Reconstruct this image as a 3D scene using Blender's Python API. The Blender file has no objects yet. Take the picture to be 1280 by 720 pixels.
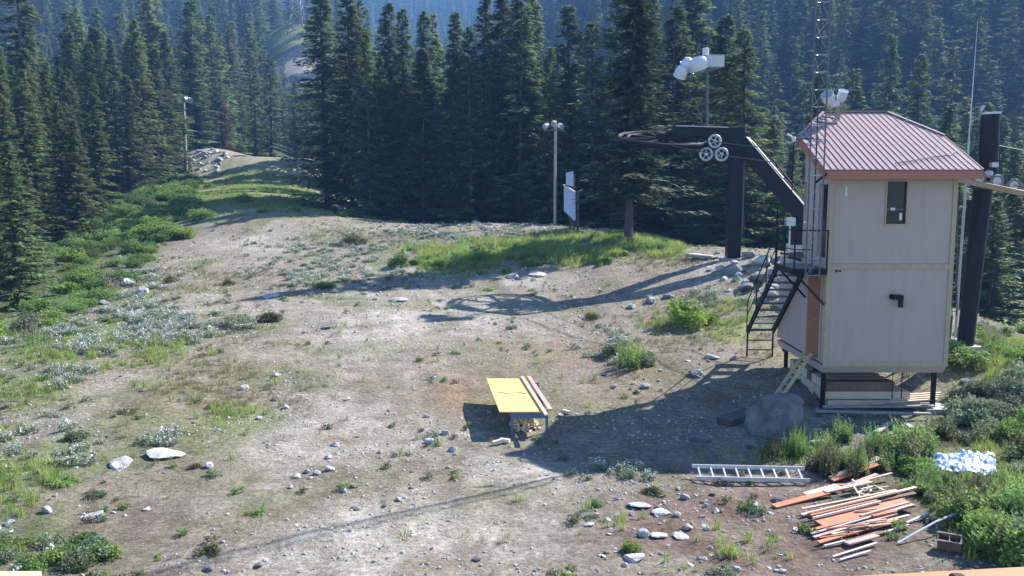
import bpy, math, random
import numpy as np
from mathutils import Vector, Matrix

scn = bpy.context.scene
COL = scn.collection
rnd = random.Random(7)
rng = np.random.default_rng(11)

# ------------------------------------------------------------------ camera
CZ = 5.9
PITCH = math.radians(6.84)
F = 1100.0
cam_d = bpy.data.cameras.new('camera')
cam_d.sensor_width = 36.0
cam_d.lens = 36.0 * F / 1280.0
cam_d.clip_start = 0.1
cam_d.clip_end = 12000
cam = bpy.data.objects.new('camera', cam_d)
COL.objects.link(cam)
cam.location = (0, 0, CZ)
cam.rotation_euler = (math.radians(90) - PITCH, 0, 0)
scn.camera = cam

# ------------------------------------------------------------------ light
SUNV = Vector((1.07, 0.80, 1.0)).normalized()
sun_d = bpy.data.lights.new('sun', 'SUN')
sun_d.energy = 5.0
sun_d.angle = math.radians(0.5)
sun_d.color = (1.0, 0.945, 0.88)
sun = bpy.data.objects.new('sun', sun_d)
COL.objects.link(sun)
sun.location = SUNV * 60
sun.rotation_euler = SUNV.to_track_quat('Z', 'Y').to_euler()

world = bpy.data.worlds.new('World')
scn.world = world
world.use_nodes = True
wn = world.node_tree
bg = wn.nodes['Background']
sky = wn.nodes.new('ShaderNodeTexSky')
sky.sky_type = 'NISHITA'
sky.sun_disc = False
sky.sun_elevation = math.asin(SUNV.z)
sky.sun_rotation = math.atan2(SUNV.x, SUNV.y)
sky.altitude = 2200
sky.air_density = 1.0
sky.dust_density = 0.1
sky.ozone_density = 3.5
wn.links.new(sky.outputs[0], bg.inputs[0])
bg.inputs[1].default_value = 0.105
scn.view_settings.view_transform = 'Standard'
scn.view_settings.look = 'None'
scn.view_settings.gamma = 1.0
scn.view_settings.exposure = 1.62
HAZE_DENSITY = 0.00045
scn.cycles.max_bounces = 6
scn.cycles.diffuse_bounces = 3
scn.cycles.glossy_bounces = 2
scn.cycles.transmission_bounces = 2
scn.cycles.volume_bounces = 0
scn.cycles.transparent_max_bounces = 6
scn.cycles.volume_step_rate = 4

# ------------------------------------------------------------------ pixel <-> world
CP, SP = math.cos(PITCH), math.sin(PITCH)
def P(px, py, Y):
    a = (px - 640) / F; b = (360 - py) / F
    dy = CP + b * SP; dz = -SP + b * CP
    t = Y / dy
    return Vector((a * t, Y, CZ + dz * t))
def proj(X, Y, Z):
    dz = Z - CZ
    fwd = Y * CP - dz * SP
    up = Y * SP + dz * CP
    fwd = np.where(np.abs(fwd) < 1e-6, 1e-6, fwd)
    return 640 + F * X / fwd, 360 - F * up / fwd, fwd

# ------------------------------------------------------------------ numpy noise
def _hash(ix, iy, s):
    h = (ix.astype(np.int64) * 374761393 + iy.astype(np.int64) * 668265263 + s * 1442695041) & 0xffffffff
    h = ((h ^ (h >> 13)) * 1274126177) & 0xffffffff
    return ((h ^ (h >> 16)) & 0xffff) / 65535.0
def vnoise(x, y, s=0):
    ix = np.floor(x); iy = np.floor(y)
    fx = x - ix; fy = y - iy
    fx = fx * fx * (3 - 2 * fx); fy = fy * fy * (3 - 2 * fy)
    a = _hash(ix, iy, s); b = _hash(ix + 1, iy, s); c = _hash(ix, iy + 1, s); d = _hash(ix + 1, iy + 1, s)
    return (a * (1 - fx) + b * fx) * (1 - fy) + (c * (1 - fx) + d * fx) * fy
def fbm(x, y, s=0, o=4):
    r = 0; a = 0.5; t = 0
    for k in range(o):
        r = r + a * vnoise(x * 2 ** k + 17 * k, y * 2 ** k - 9 * k, s + k); t += a; a *= 0.5
    return r / t

# ------------------------------------------------------------------ terrain height
def tps_fit(pts, z, reg=1e-3):
    n = len(pts)
    d = np.linalg.norm(pts[:, None] - pts[None], axis=2)
    K = np.where(d > 0, d * d * np.log(d + 1e-12), 0) + np.eye(n) * reg
    Pm = np.c_[np.ones(n), pts]
    A = np.zeros((n + 3, n + 3)); A[:n, :n] = K; A[:n, n:] = Pm; A[n:, :n] = Pm.T
    return np.linalg.solve(A, np.r_[z, 0, 0, 0])
def tps_eval(w, pts, q):
    n = len(pts); out = np.empty(len(q))
    for i in range(0, len(q), 40000):
        c = q[i:i + 40000]
        d2 = ((c[:, None] - pts[None]) ** 2).sum(2)
        K = 0.5 * d2 * np.log(d2 + 1e-12)
        out[i:i + 40000] = K @ w[:n] + w[n] + c @ w[n + 1:]
    return out
def cp(px, py, Y, dz=0):
    p = P(px, py, Y); return (p.x, p.y, p.z + dz)
near_pts = [(-12, -20, 0), (0, -20, 0), (15, -20, -.3), (-8, 3, .0), (8, 3, -.1),
    (-8, 13, .1), (0, 13, 0), (8, 13, -.1), (14, 13, -.3), (-12, 20, .3), (0, 20, 0), (8, 20, -.05), (14, 20, -.2),
    cp(300, 450, 26.5), cp(0, 470, 23.8), cp(640, 378, 37), cp(400, 400, 31.8), cp(200, 330, 50), cp(300, 290, 60),
    cp(500, 290, 58), cp(640, 280, 62), cp(720, 291, 54), cp(787, 304, 50), cp(917, 324, 42), cp(850, 400, 33),
    cp(960, 310, 44), cp(1000, 325, 38.5), cp(948, 446, 27.3), (10, 24, -.18), (8.3, 22.9, -.18), (11.5, 22.5, -.26), cp(1207, 432, 27),
    cp(1280, 432, 28), (13, 32, .9), (20, 34, .2), (26, 28, -.5), (26, 45, -5), (18, 50, -1.2),
    cp(330, 274, 63), cp(380, 262, 70), cp(290, 262, 70), cp(330, 256, 76), cp(330, 240, 90), cp(330, 200, 128), cp(262, 186, 124), cp(400, 202, 124), cp(234, 214, 118),
    cp(140, 270, 80), cp(60, 335, 50), cp(0, 405, 34), (-30, 34, -1.2), (-40, 55, -1.5), (-45, 80, 1.0), (-62, 80, -2), (-75, 110, 1),
    (-42, 150, 7), (-62, 150, 6), (-20, 150, 3), (-3, 74, 1.2), (-10, 74, 2.2), (0, 95, -4), (16, 62, 0), (20, 80, -6),
    (40, 60, -8), (0, 130, -14), (45, 110, -4), (90, 110, -4), (-40, 15, -1), (40, 10, -2), (-90, 60, -6), (90, 50, -8)]
NP_ = np.array(near_pts, float)
NQ = NP_[:, :2] / 20.0
NW = tps_fit(NQ, NP_[:, 2], 1e-4)
far_tab = [(150, [(0, 4), (200, 7), (400, 2), (540, -16), (700, -12), (900, 2), (1280, 8)]),
    (210, [(0, 14), (200, 18), (400, 10), (540, -16), (700, -4), (900, 26), (1280, 40)]),
    (300, [(0, 50), (250, 34), (330, 40), (372, 42), (420, 38), (540, 4), (700, 38), (900, 68), (1280, 84)]),
    (330, [(372, 62), (330, 56), (415, 57)]),
    (365, [(372, 58)]),
    (450, [(0, 112), (250, 88), (370, 60), (540, 34), (700, 84), (900, 120), (1280, 125)]),
    (700, [(0, 170), (300, 130), (420, 110), (540, 100), (660, 110), (900, 175), (1280, 190)]),
    (1000, [(0, 245), (250, 235), (540, 215), (800, 240), (1280, 250)]),
    (1300, [(0, 300), (540, 300), (1280, 300)])]
fp = []; fz = []
for Y, row in far_tab:
    for px, z in row:
        fp.append(((px - 640) / F * 3, math.log(Y) * 2)); fz.append(z)
fp = np.array(fp); fz = np.array(fz, float)
FW = tps_fit(fp, fz, 1e-3)
def Hraw(X, Y):
    X = np.asarray(X, float).ravel(); Y = np.asarray(Y, float).ravel()
    out = np.zeros(len(X)); Y = np.minimum(Y, 1320)
    m = Y < 185
    if m.any():
        q = np.c_[np.clip(X[m], -110, 110), np.clip(Y[m], -30, 190)] / 20.0
        out[m] = tps_eval(NW, NQ, q)
    w = np.clip((Y - 135) / 45, 0, 1); w = w * w * (3 - 2 * w)
    m2 = w > 0
    if m2.any():
        a = np.clip(X[m2] / Y[m2] * 3, -2.6, 2.6)
        f = tps_eval(FW, fp, np.c_[a, np.log(Y[m2]) * 2])
        out[m2] = out[m2] * (1 - w[m2]) + f * w[m2]
    return out
def H(X, Y):
    X = np.asarray(X, float).ravel(); Y = np.asarray(Y, float).ravel()
    z = Hraw(X, Y)
    fade = np.clip((170 - Y) / 60, 0, 1)
    z = z + fade * ((fbm(X / 3.1, Y / 3.1, 3, 3) - .5) * .26 + (fbm(X / .7, Y / .7, 9, 3) - .5) * .075)
    far = np.clip((Y - 150) / 200, 0, 1)
    z = z + far * (fbm(X / 60, Y / 60, 21, 3) - .5) * 16
    return z
def h1(x, y): return float(H([x], [y])[0])
def G(pxs, pys):
    """ground points seen at the given pixels (vectorised ray march)"""
    pxs = np.atleast_1d(np.asarray(pxs, float)); pys = np.atleast_1d(np.asarray(pys, float))
    a = (pxs - 640) / F; b = (360 - pys) / F
    dy = CP + b * SP; dz = -SP + b * CP
    ts = np.geomspace(8, 200, 150)
    res = np.full(len(pxs), 200.0); lo = np.full(len(pxs), 8.0); found = np.zeros(len(pxs), bool)
    for t in ts:
        idx = np.where(~found)[0]
        if len(idx) == 0: break
        Y = t; X = a[idx] / dy[idx] * t; Z = CZ + dz[idx] / dy[idx] * t
        below = Z < H(X, np.full(len(idx), Y))
        res[idx[below]] = t; found[idx[below]] = True
        lo[idx[~below]] = t
    hi = res.copy()
    for _ in range(9):
        mid = (lo + hi) / 2
        Z = CZ + dz / dy * mid
        bl = Z < H(a / dy * mid, mid)
        hi = np.where(bl, mid, hi); lo = np.where(bl, lo, mid)
    X = a / dy * hi
    return np.c_[X, hi, H(X, hi)]
def g1(px, py):
    r = G([px], [py])[0]; return Vector(r)

# ------------------------------------------------------------------ materials
def nmat(name):
    m = bpy.data.materials.new(name); m.use_nodes = True
    return m, m.node_tree, m.node_tree.nodes['Principled BSDF']
def mat(name, col, rough=.6, metal=0.0, var=.15, scale=6.0, bump=0.0, spec=.35, stretch=None, dirt=None):
    m, nt, p = nmat(name)
    L = nt.links.new
    tc = nt.nodes.new('ShaderNodeTexCoord')
    mp = nt.nodes.new('ShaderNodeMapping')
    if stretch: mp.inputs['Scale'].default_value = stretch
    L(tc.outputs['Object'], mp.inputs[0])
    nz = nt.nodes.new('ShaderNodeTexNoise'); nz.inputs['Scale'].default_value = scale; nz.inputs['Detail'].default_value = 5
    nz.inputs['Roughness'].default_value = .65
    L(mp.outputs[0], nz.inputs['Vector'])
    rp = nt.nodes.new('ShaderNodeValToRGB')
    c = col
    rp.color_ramp.elements[0].position = .3; rp.color_ramp.elements[1].position = .7
    rp.color_ramp.elements[0].color = (c[0] * (1 - var), c[1] * (1 - var), c[2] * (1 - var), 1)
    rp.color_ramp.elements[1].color = (min(1, c[0] * (1 + var)), min(1, c[1] * (1 + var)), min(1, c[2] * (1 + var)), 1)
    L(nz.outputs['Fac'], rp.inputs[0])
    out = rp.outputs[0]
    if dirt:
        n2 = nt.nodes.new('ShaderNodeTexNoise'); n2.inputs['Scale'].default_value = 1.7; n2.inputs['Detail'].default_value = 8
        L(mp.outputs[0], n2.inputs['Vector'])
        r2 = nt.nodes.new('ShaderNodeValToRGB'); r2.color_ramp.elements[0].position = .5; r2.color_ramp.elements[1].position = .75
        r2.color_ramp.elements[0].color = (0, 0, 0, 1)
        L(n2.outputs['Fac'], r2.inputs[0])
        mx = nt.nodes.new('ShaderNodeMix'); mx.data_type = 'RGBA'
        L(r2.outputs[0], mx.inputs[0]); L(out, mx.inputs[6]); mx.inputs[7].default_value = (*dirt, 1)
        out = mx.outputs[2]
    L(out, p.inputs['Base Color'])
    p.inputs['Roughness'].default_value = rough; p.inputs['Metallic'].default_value = metal
    p.inputs['Specular IOR Level'].default_value = spec
    if bump:
        bp = nt.nodes.new('ShaderNodeBump'); bp.inputs['Strength'].default_value = bump; bp.inputs['Distance'].default_value = .02
        L(nz.outputs['Fac'], bp.inputs['Height']); L(bp.outputs[0], p.inputs['Normal'])
    return m
def leafmat(name, dark, light, rough=.65, transl=.25, objvar=.35):
    """foliage: per-leaf colour attribute mixes dark and light, per-object random shifts brightness and hue"""
    m, nt, p = nmat(name); L = nt.links.new
    at = nt.nodes.new('ShaderNodeAttribute'); at.attribute_name = 'tint'
    oi = nt.nodes.new('ShaderNodeObjectInfo')
    mx = nt.nodes.new('ShaderNodeMix'); mx.data_type = 'RGBA'
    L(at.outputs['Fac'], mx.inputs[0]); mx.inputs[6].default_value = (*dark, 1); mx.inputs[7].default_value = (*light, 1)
    hs = nt.nodes.new('ShaderNodeHueSaturation')
    mr = nt.nodes.new('ShaderNodeMapRange'); mr.inputs[3].default_value = 1 - objvar; mr.inputs[4].default_value = 1 + objvar
    L(oi.outputs['Random'], mr.inputs[0]); L(mr.outputs[0], hs.inputs['Value'])
    m2 = nt.nodes.new('ShaderNodeMath'); m2.operation = 'MULTIPLY'; m2.inputs[1].default_value = 7.31
    m3 = nt.nodes.new('ShaderNodeMath'); m3.operation = 'FRACT'
    L(oi.outputs['Random'], m2.inputs[0]); L(m2.outputs[0], m3.inputs[0])
    mr2 = nt.nodes.new('ShaderNodeMapRange'); mr2.inputs[3].default_value = .475; mr2.inputs[4].default_value = .52
    L(m3.outputs[0], mr2.inputs[0]); L(mr2.outputs[0], hs.inputs['Hue'])
    L(mx.outputs[2], hs.inputs['Color'])
    L(hs.outputs[0], p.inputs['Base Color'])
    p.inputs['Roughness'].default_value = rough; p.inputs['Specular IOR Level'].default_value = .25
    if transl:
        tr = nt.nodes.new('ShaderNodeBsdfTranslucent'); L(hs.outputs[0], tr.inputs[0])
        ms = nt.nodes.new('ShaderNodeMixShader'); ms.inputs[0].default_value = transl
        L(p.outputs[0], ms.inputs[1]); L(tr.outputs[0], ms.inputs[2])
        L(ms.outputs[0], nt.nodes['Material Output'].inputs[0])
    return m

M = {}
M['needles'] = leafmat('fir_needles', (.088, .130, .064), (.21, .27, .112), transl=.38, objvar=.3)
M['needles_dark'] = leafmat('dark_fir_needles', (.04, .064, .04), (.10, .14, .075), transl=.2, objvar=.1)
M['needles_lit'] = leafmat('sunlit_fir_needles', (.075, .12, .045), (.19, .27, .085), transl=.35, objvar=.15)  # yellower copy of the needles, sunlight put into the colour
M['needles_dead'] = leafmat('rusty_needles', (.10, .06, .035), (.24, .12, .05), transl=.2)
M['bark'] = mat('bark', (.075, .07, .068), .9, var=.35, scale=5, bump=.5)
M['shrub'] = leafmat('shrub_leaves', (.085, .15, .04), (.21, .32, .09), transl=.4)
M['shrub_grey'] = leafmat('grey_green_leaves', (.10, .14, .08), (.24, .30, .18), transl=.3)
M['shrub_bright'] = leafmat('bright_leaves', (.10, .20, .035), (.27, .42, .09), transl=.4, objvar=.12)
M['shrub_olive'] = leafmat('olive_leaves', (.07, .075, .03), (.15, .15, .06), transl=.2)
M['grass'] = leafmat('green_grass_blades', (.15, .22, .06), (.33, .42, .12), transl=.45, objvar=.2)
M['grass_dry'] = leafmat('dry_grass_blades', (.20, .18, .09), (.34, .31, .17), transl=.2, objvar=.2)
M['petal'] = leafmat('white_petals', (.45, .47, .44), (.75, .76, .72), transl=.2, objvar=.05)
M['petal_pink'] = leafmat('pink_petals', (.28, .16, .22), (.42, .26, .33), transl=.2, objvar=.05)
M['stem'] = mat('plant_stem', (.16, .14, .08), .8, var=.2)
def rockmat(name, a, b):
    m, nt, p = nmat(name); L = nt.links.new
    tc = nt.nodes.new('ShaderNodeTexCoord')
    nz = nt.nodes.new('ShaderNodeTexNoise'); nz.inputs['Scale'].default_value = 2.5; nz.inputs['Detail'].default_value = 8; nz.inputs['Roughness'].default_value = .7
    L(tc.outputs['Object'], nz.inputs['Vector'])
    rp = nt.nodes.new('ShaderNodeValToRGB'); rp.color_ramp.elements[0].position = .35; rp.color_ramp.elements[1].position = .65
    rp.color_ramp.elements[0].color = (*a, 1); rp.color_ramp.elements[1].color = (*b, 1)
    L(nz.outputs['Fac'], rp.inputs[0])
    oi = nt.nodes.new('ShaderNodeObjectInfo')
    hs = nt.nodes.new('ShaderNodeHueSaturation'); mr = nt.nodes.new('ShaderNodeMapRange'); mr.inputs[3].default_value = .7; mr.inputs[4].default_value = 1.15
    L(oi.outputs['Random'], mr.inputs[0]); L(mr.outputs[0], hs.inputs['Value']); L(rp.outputs[0], hs.inputs['Color'])
    L(hs.outputs[0], p.inputs['Base Color']); p.inputs['Roughness'].default_value = .85
    bp = nt.nodes.new('ShaderNodeBump'); bp.inputs['Strength'].default_value = .6; bp.inputs['Distance'].default_value = .05
    L(nz.outputs['Fac'], bp.inputs['Height']); L(bp.outputs[0], p.inputs['Normal'])
    return m
M['rock'] = rockmat('pale_granite', (.22, .22, .22), (.50, .50, .50))
M['rock_dark'] = rockmat('grey_granite', (.07, .07, .072), (.20, .20, .205))
M['pebble'] = rockmat('loose_gravel', (.15, .14, .13), (.62, .60, .58))
M['wall'] = mat('painted_wall_board', (.38, .312, .28), .75, var=.035, scale=2.2, bump=.05, dirt=(.325, .283, .26), stretch=(2.5, 2.5, .4))
M['trim'] = mat('tan_trim', (.37, .30, .20), .7, var=.12, scale=8)
M['fascia'] = mat('red_brown_fascia', (.33, .135, .085), .6, var=.12, scale=5, stretch=(.3, 3, 3))
M['roof'] = mat('mauve_roof_metal', (.34, .25, .255), .8, metal=0.0, var=.07, scale=3, spec=.1)
M['seam'] = mat('roof_seam', (.17, .09, .105), .5, var=.1)
M['black'] = mat('black_steel', (.006, .008, .013), .55, var=.3, scale=4, spec=.2, dirt=(.012, .013, .017))
M['steel'] = mat('galvanised_steel', (.42, .44, .46), .45, metal=.6, var=.15, scale=12)
M['steel_dark'] = mat('weathered_steel', (.10, .105, .115), .5, metal=.4, var=.2, scale=9)
M['lamp_white'] = mat('white_lamp_housing', (.52, .54, .58), .35, var=.05, scale=3)
M['glass'] = mat('dark_window_glass', (.010, .015, .016), .2, var=.6, scale=2.5, spec=.25)
M['lens'] = mat('lamp_lens', (.25, .28, .33), .1, var=.2, scale=3, spec=.8)
M['door'] = mat('rust_brown_door', (.27, .095, .05), .6, var=.12, scale=4)
M['tan_steel'] = mat('yellow_tan_steel', (.27, .23, .155), .6, var=.15, scale=6, dirt=(.2, .15, .09))
M['rubber'] = mat('grey_rubber', (.16, .165, .17), .7, var=.2, scale=9)
M['ply'] = mat('yellow_plywood', (.66, .44, .17), .6, var=.06, scale=3, stretch=(1, .25, 1))
M['wood_pale'] = mat('pale_sawn_wood', (.54, .43, .30), .7, var=.15, scale=5, stretch=(1, 6, 6))
M['wood_cream'] = mat('cream_painted_wood', (.58, .49, .38), .65, var=.1, scale=5)
M['wood_orange'] = mat('orange_stained_wood', (.42, .155, .07), .65, var=.2, scale=4)
M['wood_pink'] = mat('pinkish_worn_wood', (.46, .31, .26), .7, var=.2, scale=5)
M['wood_brown'] = mat('brown_aged_wood', (.17, .095, .07), .8, var=.25, scale=5)
M['wood_grey'] = mat('grey_weathered_wood', (.30, .28, .26), .85, var=.2, scale=6)
M['wood_white'] = mat('white_painted_strip', (.50, .51, .53), .6, var=.1, scale=5)
M['wood_post'] = mat('weathered_pole_wood', (.30, .27, .24), .85, var=.2, scale=4, stretch=(6, 6, .6))
M['wood_dark'] = mat('dark_timber', (.07, .06, .055), .8, var=.3, scale=5)
M['sawdust'] = mat('fresh_split_wood', (.72, .50, .28), .7, var=.2, scale=7)
M['blue_frame'] = mat('blue_grey_table_steel', (.10, .14, .24), .5, var=.2, scale=6)
M['alu'] = mat('bare_aluminium', (.50, .51, .54), .4, metal=.4, var=.1, scale=9)
M['ladder_wood'] = mat('old_yellow_ladder', (.46, .39, .22), .7, var=.15, scale=6)
M['sign_blue'] = mat('faded_blue_white_sign', (.40, .47, .62), .5, var=.15, scale=4)
M['concrete'] = mat('concrete', (.36, .35, .34), .85, var=.15, scale=4, bump=.2)
M['orange_paint'] = mat('orange_painted_board', (.58, .20, .085), .5, var=.05, scale=3)
M['yellow_paint'] = mat('pale_yellow_board', (.66, .54, .26), .5, var=.05, scale=3)
def tarpmat():
    m, nt, p = nmat('blue_white_tarp'); L = nt.links.new
    tc = nt.nodes.new('ShaderNodeTexCoord')
    nz = nt.nodes.new('ShaderNodeTexNoise'); nz.inputs['Scale'].default_value = 4.5; nz.inputs['Detail'].default_value = 5
    L(tc.outputs['Object'], nz.inputs['Vector'])
    rp = nt.nodes.new('ShaderNodeValToRGB'); rp.color_ramp.elements[0].position = .46; rp.color_ramp.elements[1].position = .58
    rp.color_ramp.elements[0].color = (.10, .23, .46, 1); rp.color_ramp.elements[1].color = (.32, .40, .50, 1)
    L(nz.outputs['Fac'], rp.inputs[0]); L(rp.outputs[0], p.inputs['Base Color']); p.inputs['Roughness'].default_value = .35
    return m
M['tarp'] = tarpmat()

# ------------------------------------------------------------------ object helpers
ORG = {}
def setp(o, label=None, cat=None, group=None, kind=None):
    if label: o['label'] = label
    if cat: o['category'] = cat
    if group: o['group'] = group
    if kind: o['kind'] = kind
    return o
def thing(name, label, cat, loc=(0, 0, 0), group=None):
    o = bpy.data.objects.new(name, None); COL.objects.link(o)
    o.location = loc; o.empty_display_size = .2
    ORG[o.name] = Vector(loc)
    return setp(o, label, cat, group)
class MB:
    def __init__(s): s.v = []; s.f = []
    def add(s, vs, fs):
        n = len(s.v); s.v += [tuple(v) for v in vs]; s.f += [tuple(i + n for i in f) for f in fs]; return s
    def hexa(s, c8):  # 4 bottom (ccw) + 4 top
        return s.add(c8, [(3, 2, 1, 0), (4, 5, 6, 7), (0, 1, 5, 4), (1, 2, 6, 5), (2, 3, 7, 6), (3, 0, 4, 7)])
    def box(s, lo, hi):
        x0, y0, z0 = lo; x1, y1, z1 = hi
        return s.hexa([(x0, y0, z0), (x1, y0, z0), (x1, y1, z0), (x0, y1, z0), (x0, y0, z1), (x1, y0, z1), (x1, y1, z1), (x0, y1, z1)])
    def bar(s, a, b, w, h, up=(0, 0, 1)):
        a = Vector(a); b = Vector(b); d = (b - a).normalized(); u = Vector(up)
        if abs(d.dot(u)) > .98: u = Vector((0, 1, 0))
        r = d.cross(u).normalized(); u = r.cross(d).normalized()
        r *= w / 2; u *= h / 2
        return s.hexa([a - r - u, a + r - u, b + r - u, b - r - u, a - r + u, a + r + u, b + r + u, b - r + u])
    def tube(s, pts, r, n=8, r2=None, cap=True):
        pts = [Vector(p) for p in pts]; base = len(s.v); k = len(pts)
        for i, p in enumerate(pts):
            d = (pts[min(i + 1, k - 1)] - pts[max(i - 1, 0)]).normalized()
            u = Vector((0, 0, 1)) if abs(d.z) < .9 else Vector((1, 0, 0))
            a = d.cross(u).normalized(); b = d.cross(a).normalized()
            rr = r if r2 is None else r + (r2 - r) * i / (k - 1)
            for j in range(n):
                t = 2 * math.pi * j / n; s.v.append(tuple(p + a * math.cos(t) * rr + b * math.sin(t) * rr))
        for i in range(k - 1):
            for j in range(n):
                s.f.append((base + i * n + j, base + i * n + (j + 1) % n, base + (i + 1) * n + (j + 1) % n, base + (i + 1) * n + j))
        if cap:
            s.f.append(tuple(base + j for j in range(n))[::-1]); s.f.append(tuple(base + (k - 1) * n + j for j in range(n)))
        return s
    def lathe(s, c, axis, prof, n=20):  # prof: (dist along axis, radius)
        c = Vector(c); d = Vector(axis).normalized(); u = Vector((0, 0, 1)) if abs(d.z) < .9 else Vector((1, 0, 0))
        a = d.cross(u).normalized(); b = d.cross(a).normalized(); base = len(s.v)
        for (t, r) in prof:
            for j in range(n):
                q = 2 * math.pi * j / n; s.v.append(tuple(c + d * t + a * math.cos(q) * r + b * math.sin(q) * r))
        for i in range(len(prof) - 1):
            for j in range(n):
                s.f.append((base + i * n + j, base + i * n + (j + 1) % n, base + (i + 1) * n + (j + 1) % n, base + (i + 1) * n + j))
        s.f.append(tuple(base + j for j in range(n))[::-1]); s.f.append(tuple(base + (len(prof) - 1) * n + j for j in range(n)))
        return s
    def ring(s, c, axis, R, r, n=36, m=8):
        c = Vector(c); d = Vector(axis).normalized(); u = Vector((0, 0, 1)) if abs(d.z) < .9 else Vector((1, 0, 0))
        a = d.cross(u).normalized(); b = d.cross(a).normalized(); base = len(s.v)
        for i in range(n):
            t = 2 * math.pi * i / n; o = a * math.cos(t) + b * math.sin(t)
            for j in range(m):
                q = 2 * math.pi * j / m; s.v.append(tuple(c + o * (R + math.cos(q) * r) + d * math.sin(q) * r))
        for i in range(n):
            for j in range(m):
                s.f.append((base + i * m + j, base + i * m + (j + 1) % m, base + ((i + 1) % n) * m + (j + 1) % m, base + ((i + 1) % n) * m + j))
        return s
    def build(s, name, m, parent=None, smooth=False, bevel=0.0):
        org = Vector((0, 0, 0)); q = parent
        while q is not None:
            if q.name in ORG: org = ORG[q.name]; break
            q = q.parent
        me = bpy.data.meshes.new(name)
        me.from_pydata([(x - org.x, y - org.y, z - org.z) for x, y, z in s.v], [], s.f); me.update()
        me.materials.append(m)
        if smooth: me.polygons.foreach_set('use_smooth', [True] * len(me.polygons))
        o = bpy.data.objects.new(name, me); COL.objects.link(o)
        if parent: o.parent = parent
        if bevel:
            b = o.modifiers.new('bevel', 'BEVEL'); b.width = bevel; b.segments = 2; b.limit_method = 'ANGLE'
        return o
def single(name, mb, m, label, cat, group=None, **k):
    """a thing that is one mesh, origin at its lowest centre"""
    v = np.array(mb.v); c = Vector((float(v[:, 0].mean()), float(v[:, 1].mean()), float(v[:, 2].min())))
    mb.v = [(x - c.x, y - c.y, z - c.z) for x, y, z in mb.v]
    o = mb.build(name, m, None, **k); o.location = c; ORG[o.name] = Vector((0, 0, 0))
    return setp(o, label, cat, group)

def np_mesh(name, V, T, tint=None, mats=(), midx=None, tv=3):
    me = bpy.data.meshes.new(name)
    V = np.asarray(V, np.float32); T = np.asarray(T, np.int32)
    me.vertices.add(len(V)); me.vertices.foreach_set('co', V.ravel())
    nf = len(T); me.loops.add(nf * tv); me.loops.foreach_set('vertex_index', T.ravel())
    me.polygons.add(nf); me.polygons.foreach_set('loop_start', np.arange(0, nf * tv, tv, dtype=np.int32))
    if midx is not None: me.polygons.foreach_set('material_index', np.asarray(midx, np.int32))
    for m in mats: me.materials.append(m)
    if tint is not None:
        at = me.attributes.new('tint', 'FLOAT', 'POINT'); at.data.foreach_set('value', np.asarray(tint, np.float32))
    me.update(calc_edges=True); me.validate()
    return me
def link(name, me, parent=None):
    o = bpy.data.objects.new(name, me); COL.objects.link(o)
    if parent: o.parent = parent
    return o

# ------------------------------------------------------------------ polygons in picture space, only used to find places ON the ground
def inpoly(px, py, poly):
    c = np.zeros(len(px), bool); n = len(poly)
    for i in range(n):
        x0, y0 = poly[i]; x1, y1 = poly[(i + 1) % n]
        k = ((y0 > py) != (y1 > py)) & (px < (x1 - x0) * (py - y0) / (y1 - y0 + 1e-9) + x0)
        c ^= k
    return c

# ================================================================== GROUND
def axis(lo, mid0, mid1, hi, step, g):
    a = list(np.arange(mid0, mid1, step)); s = step; x = a[-1]
    while x < hi: s *= g; x += s; a.append(x)
    s = step; x = a[0]; b = []
    while x > lo: s *= g; x -= s; b.append(x)
    return np.array(b[::-1] + a)
gx = axis(-1150, -17, 17, 1150, .17, 1.028)
gy = axis(-150, 11, 46, 1300, .17, 1.021)
XX, YY = np.meshgrid(gx, gy)
Xf, Yf = XX.ravel(), YY.ravel()
Zf = H(Xf, Yf)
nx, ny = len(gx), len(gy)
px_, py_, fw_ = proj(Xf, Yf, Zf)
ok = fw_ > 3
def blob(x, y, rx, ry, p=2):
    d = ((px_ - x) / rx) ** 2 + ((py_ - y) / ry) ** 2
    return np.where(ok, np.exp(-d ** (p / 2)), 0)
n1 = fbm(Xf / 6, Yf / 6, 31, 5); n2 = fbm(Xf / 1.3, Yf / 1.3, 41, 5); n3 = fbm(Xf / 2.6 + 50, Yf / 2.6, 51, 5); n4 = fbm(Xf / .35, Yf / .35, 61, 3)
def mixc(c, col, w):
    w = np.clip(w, 0, 1)[:, None]; return c * (1 - w) + np.array(col) * w
C = np.tile(np.array([.232, .204, .172]), (len(Xf), 1))
C = mixc(C, (.31, .28, .248), np.clip((n1 - .42) * 4, 0, 1) * .8)
C = mixc(C, (.215, .17, .145), np.clip((n3 - .5) * 6, 0, 1) * .6)
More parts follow.
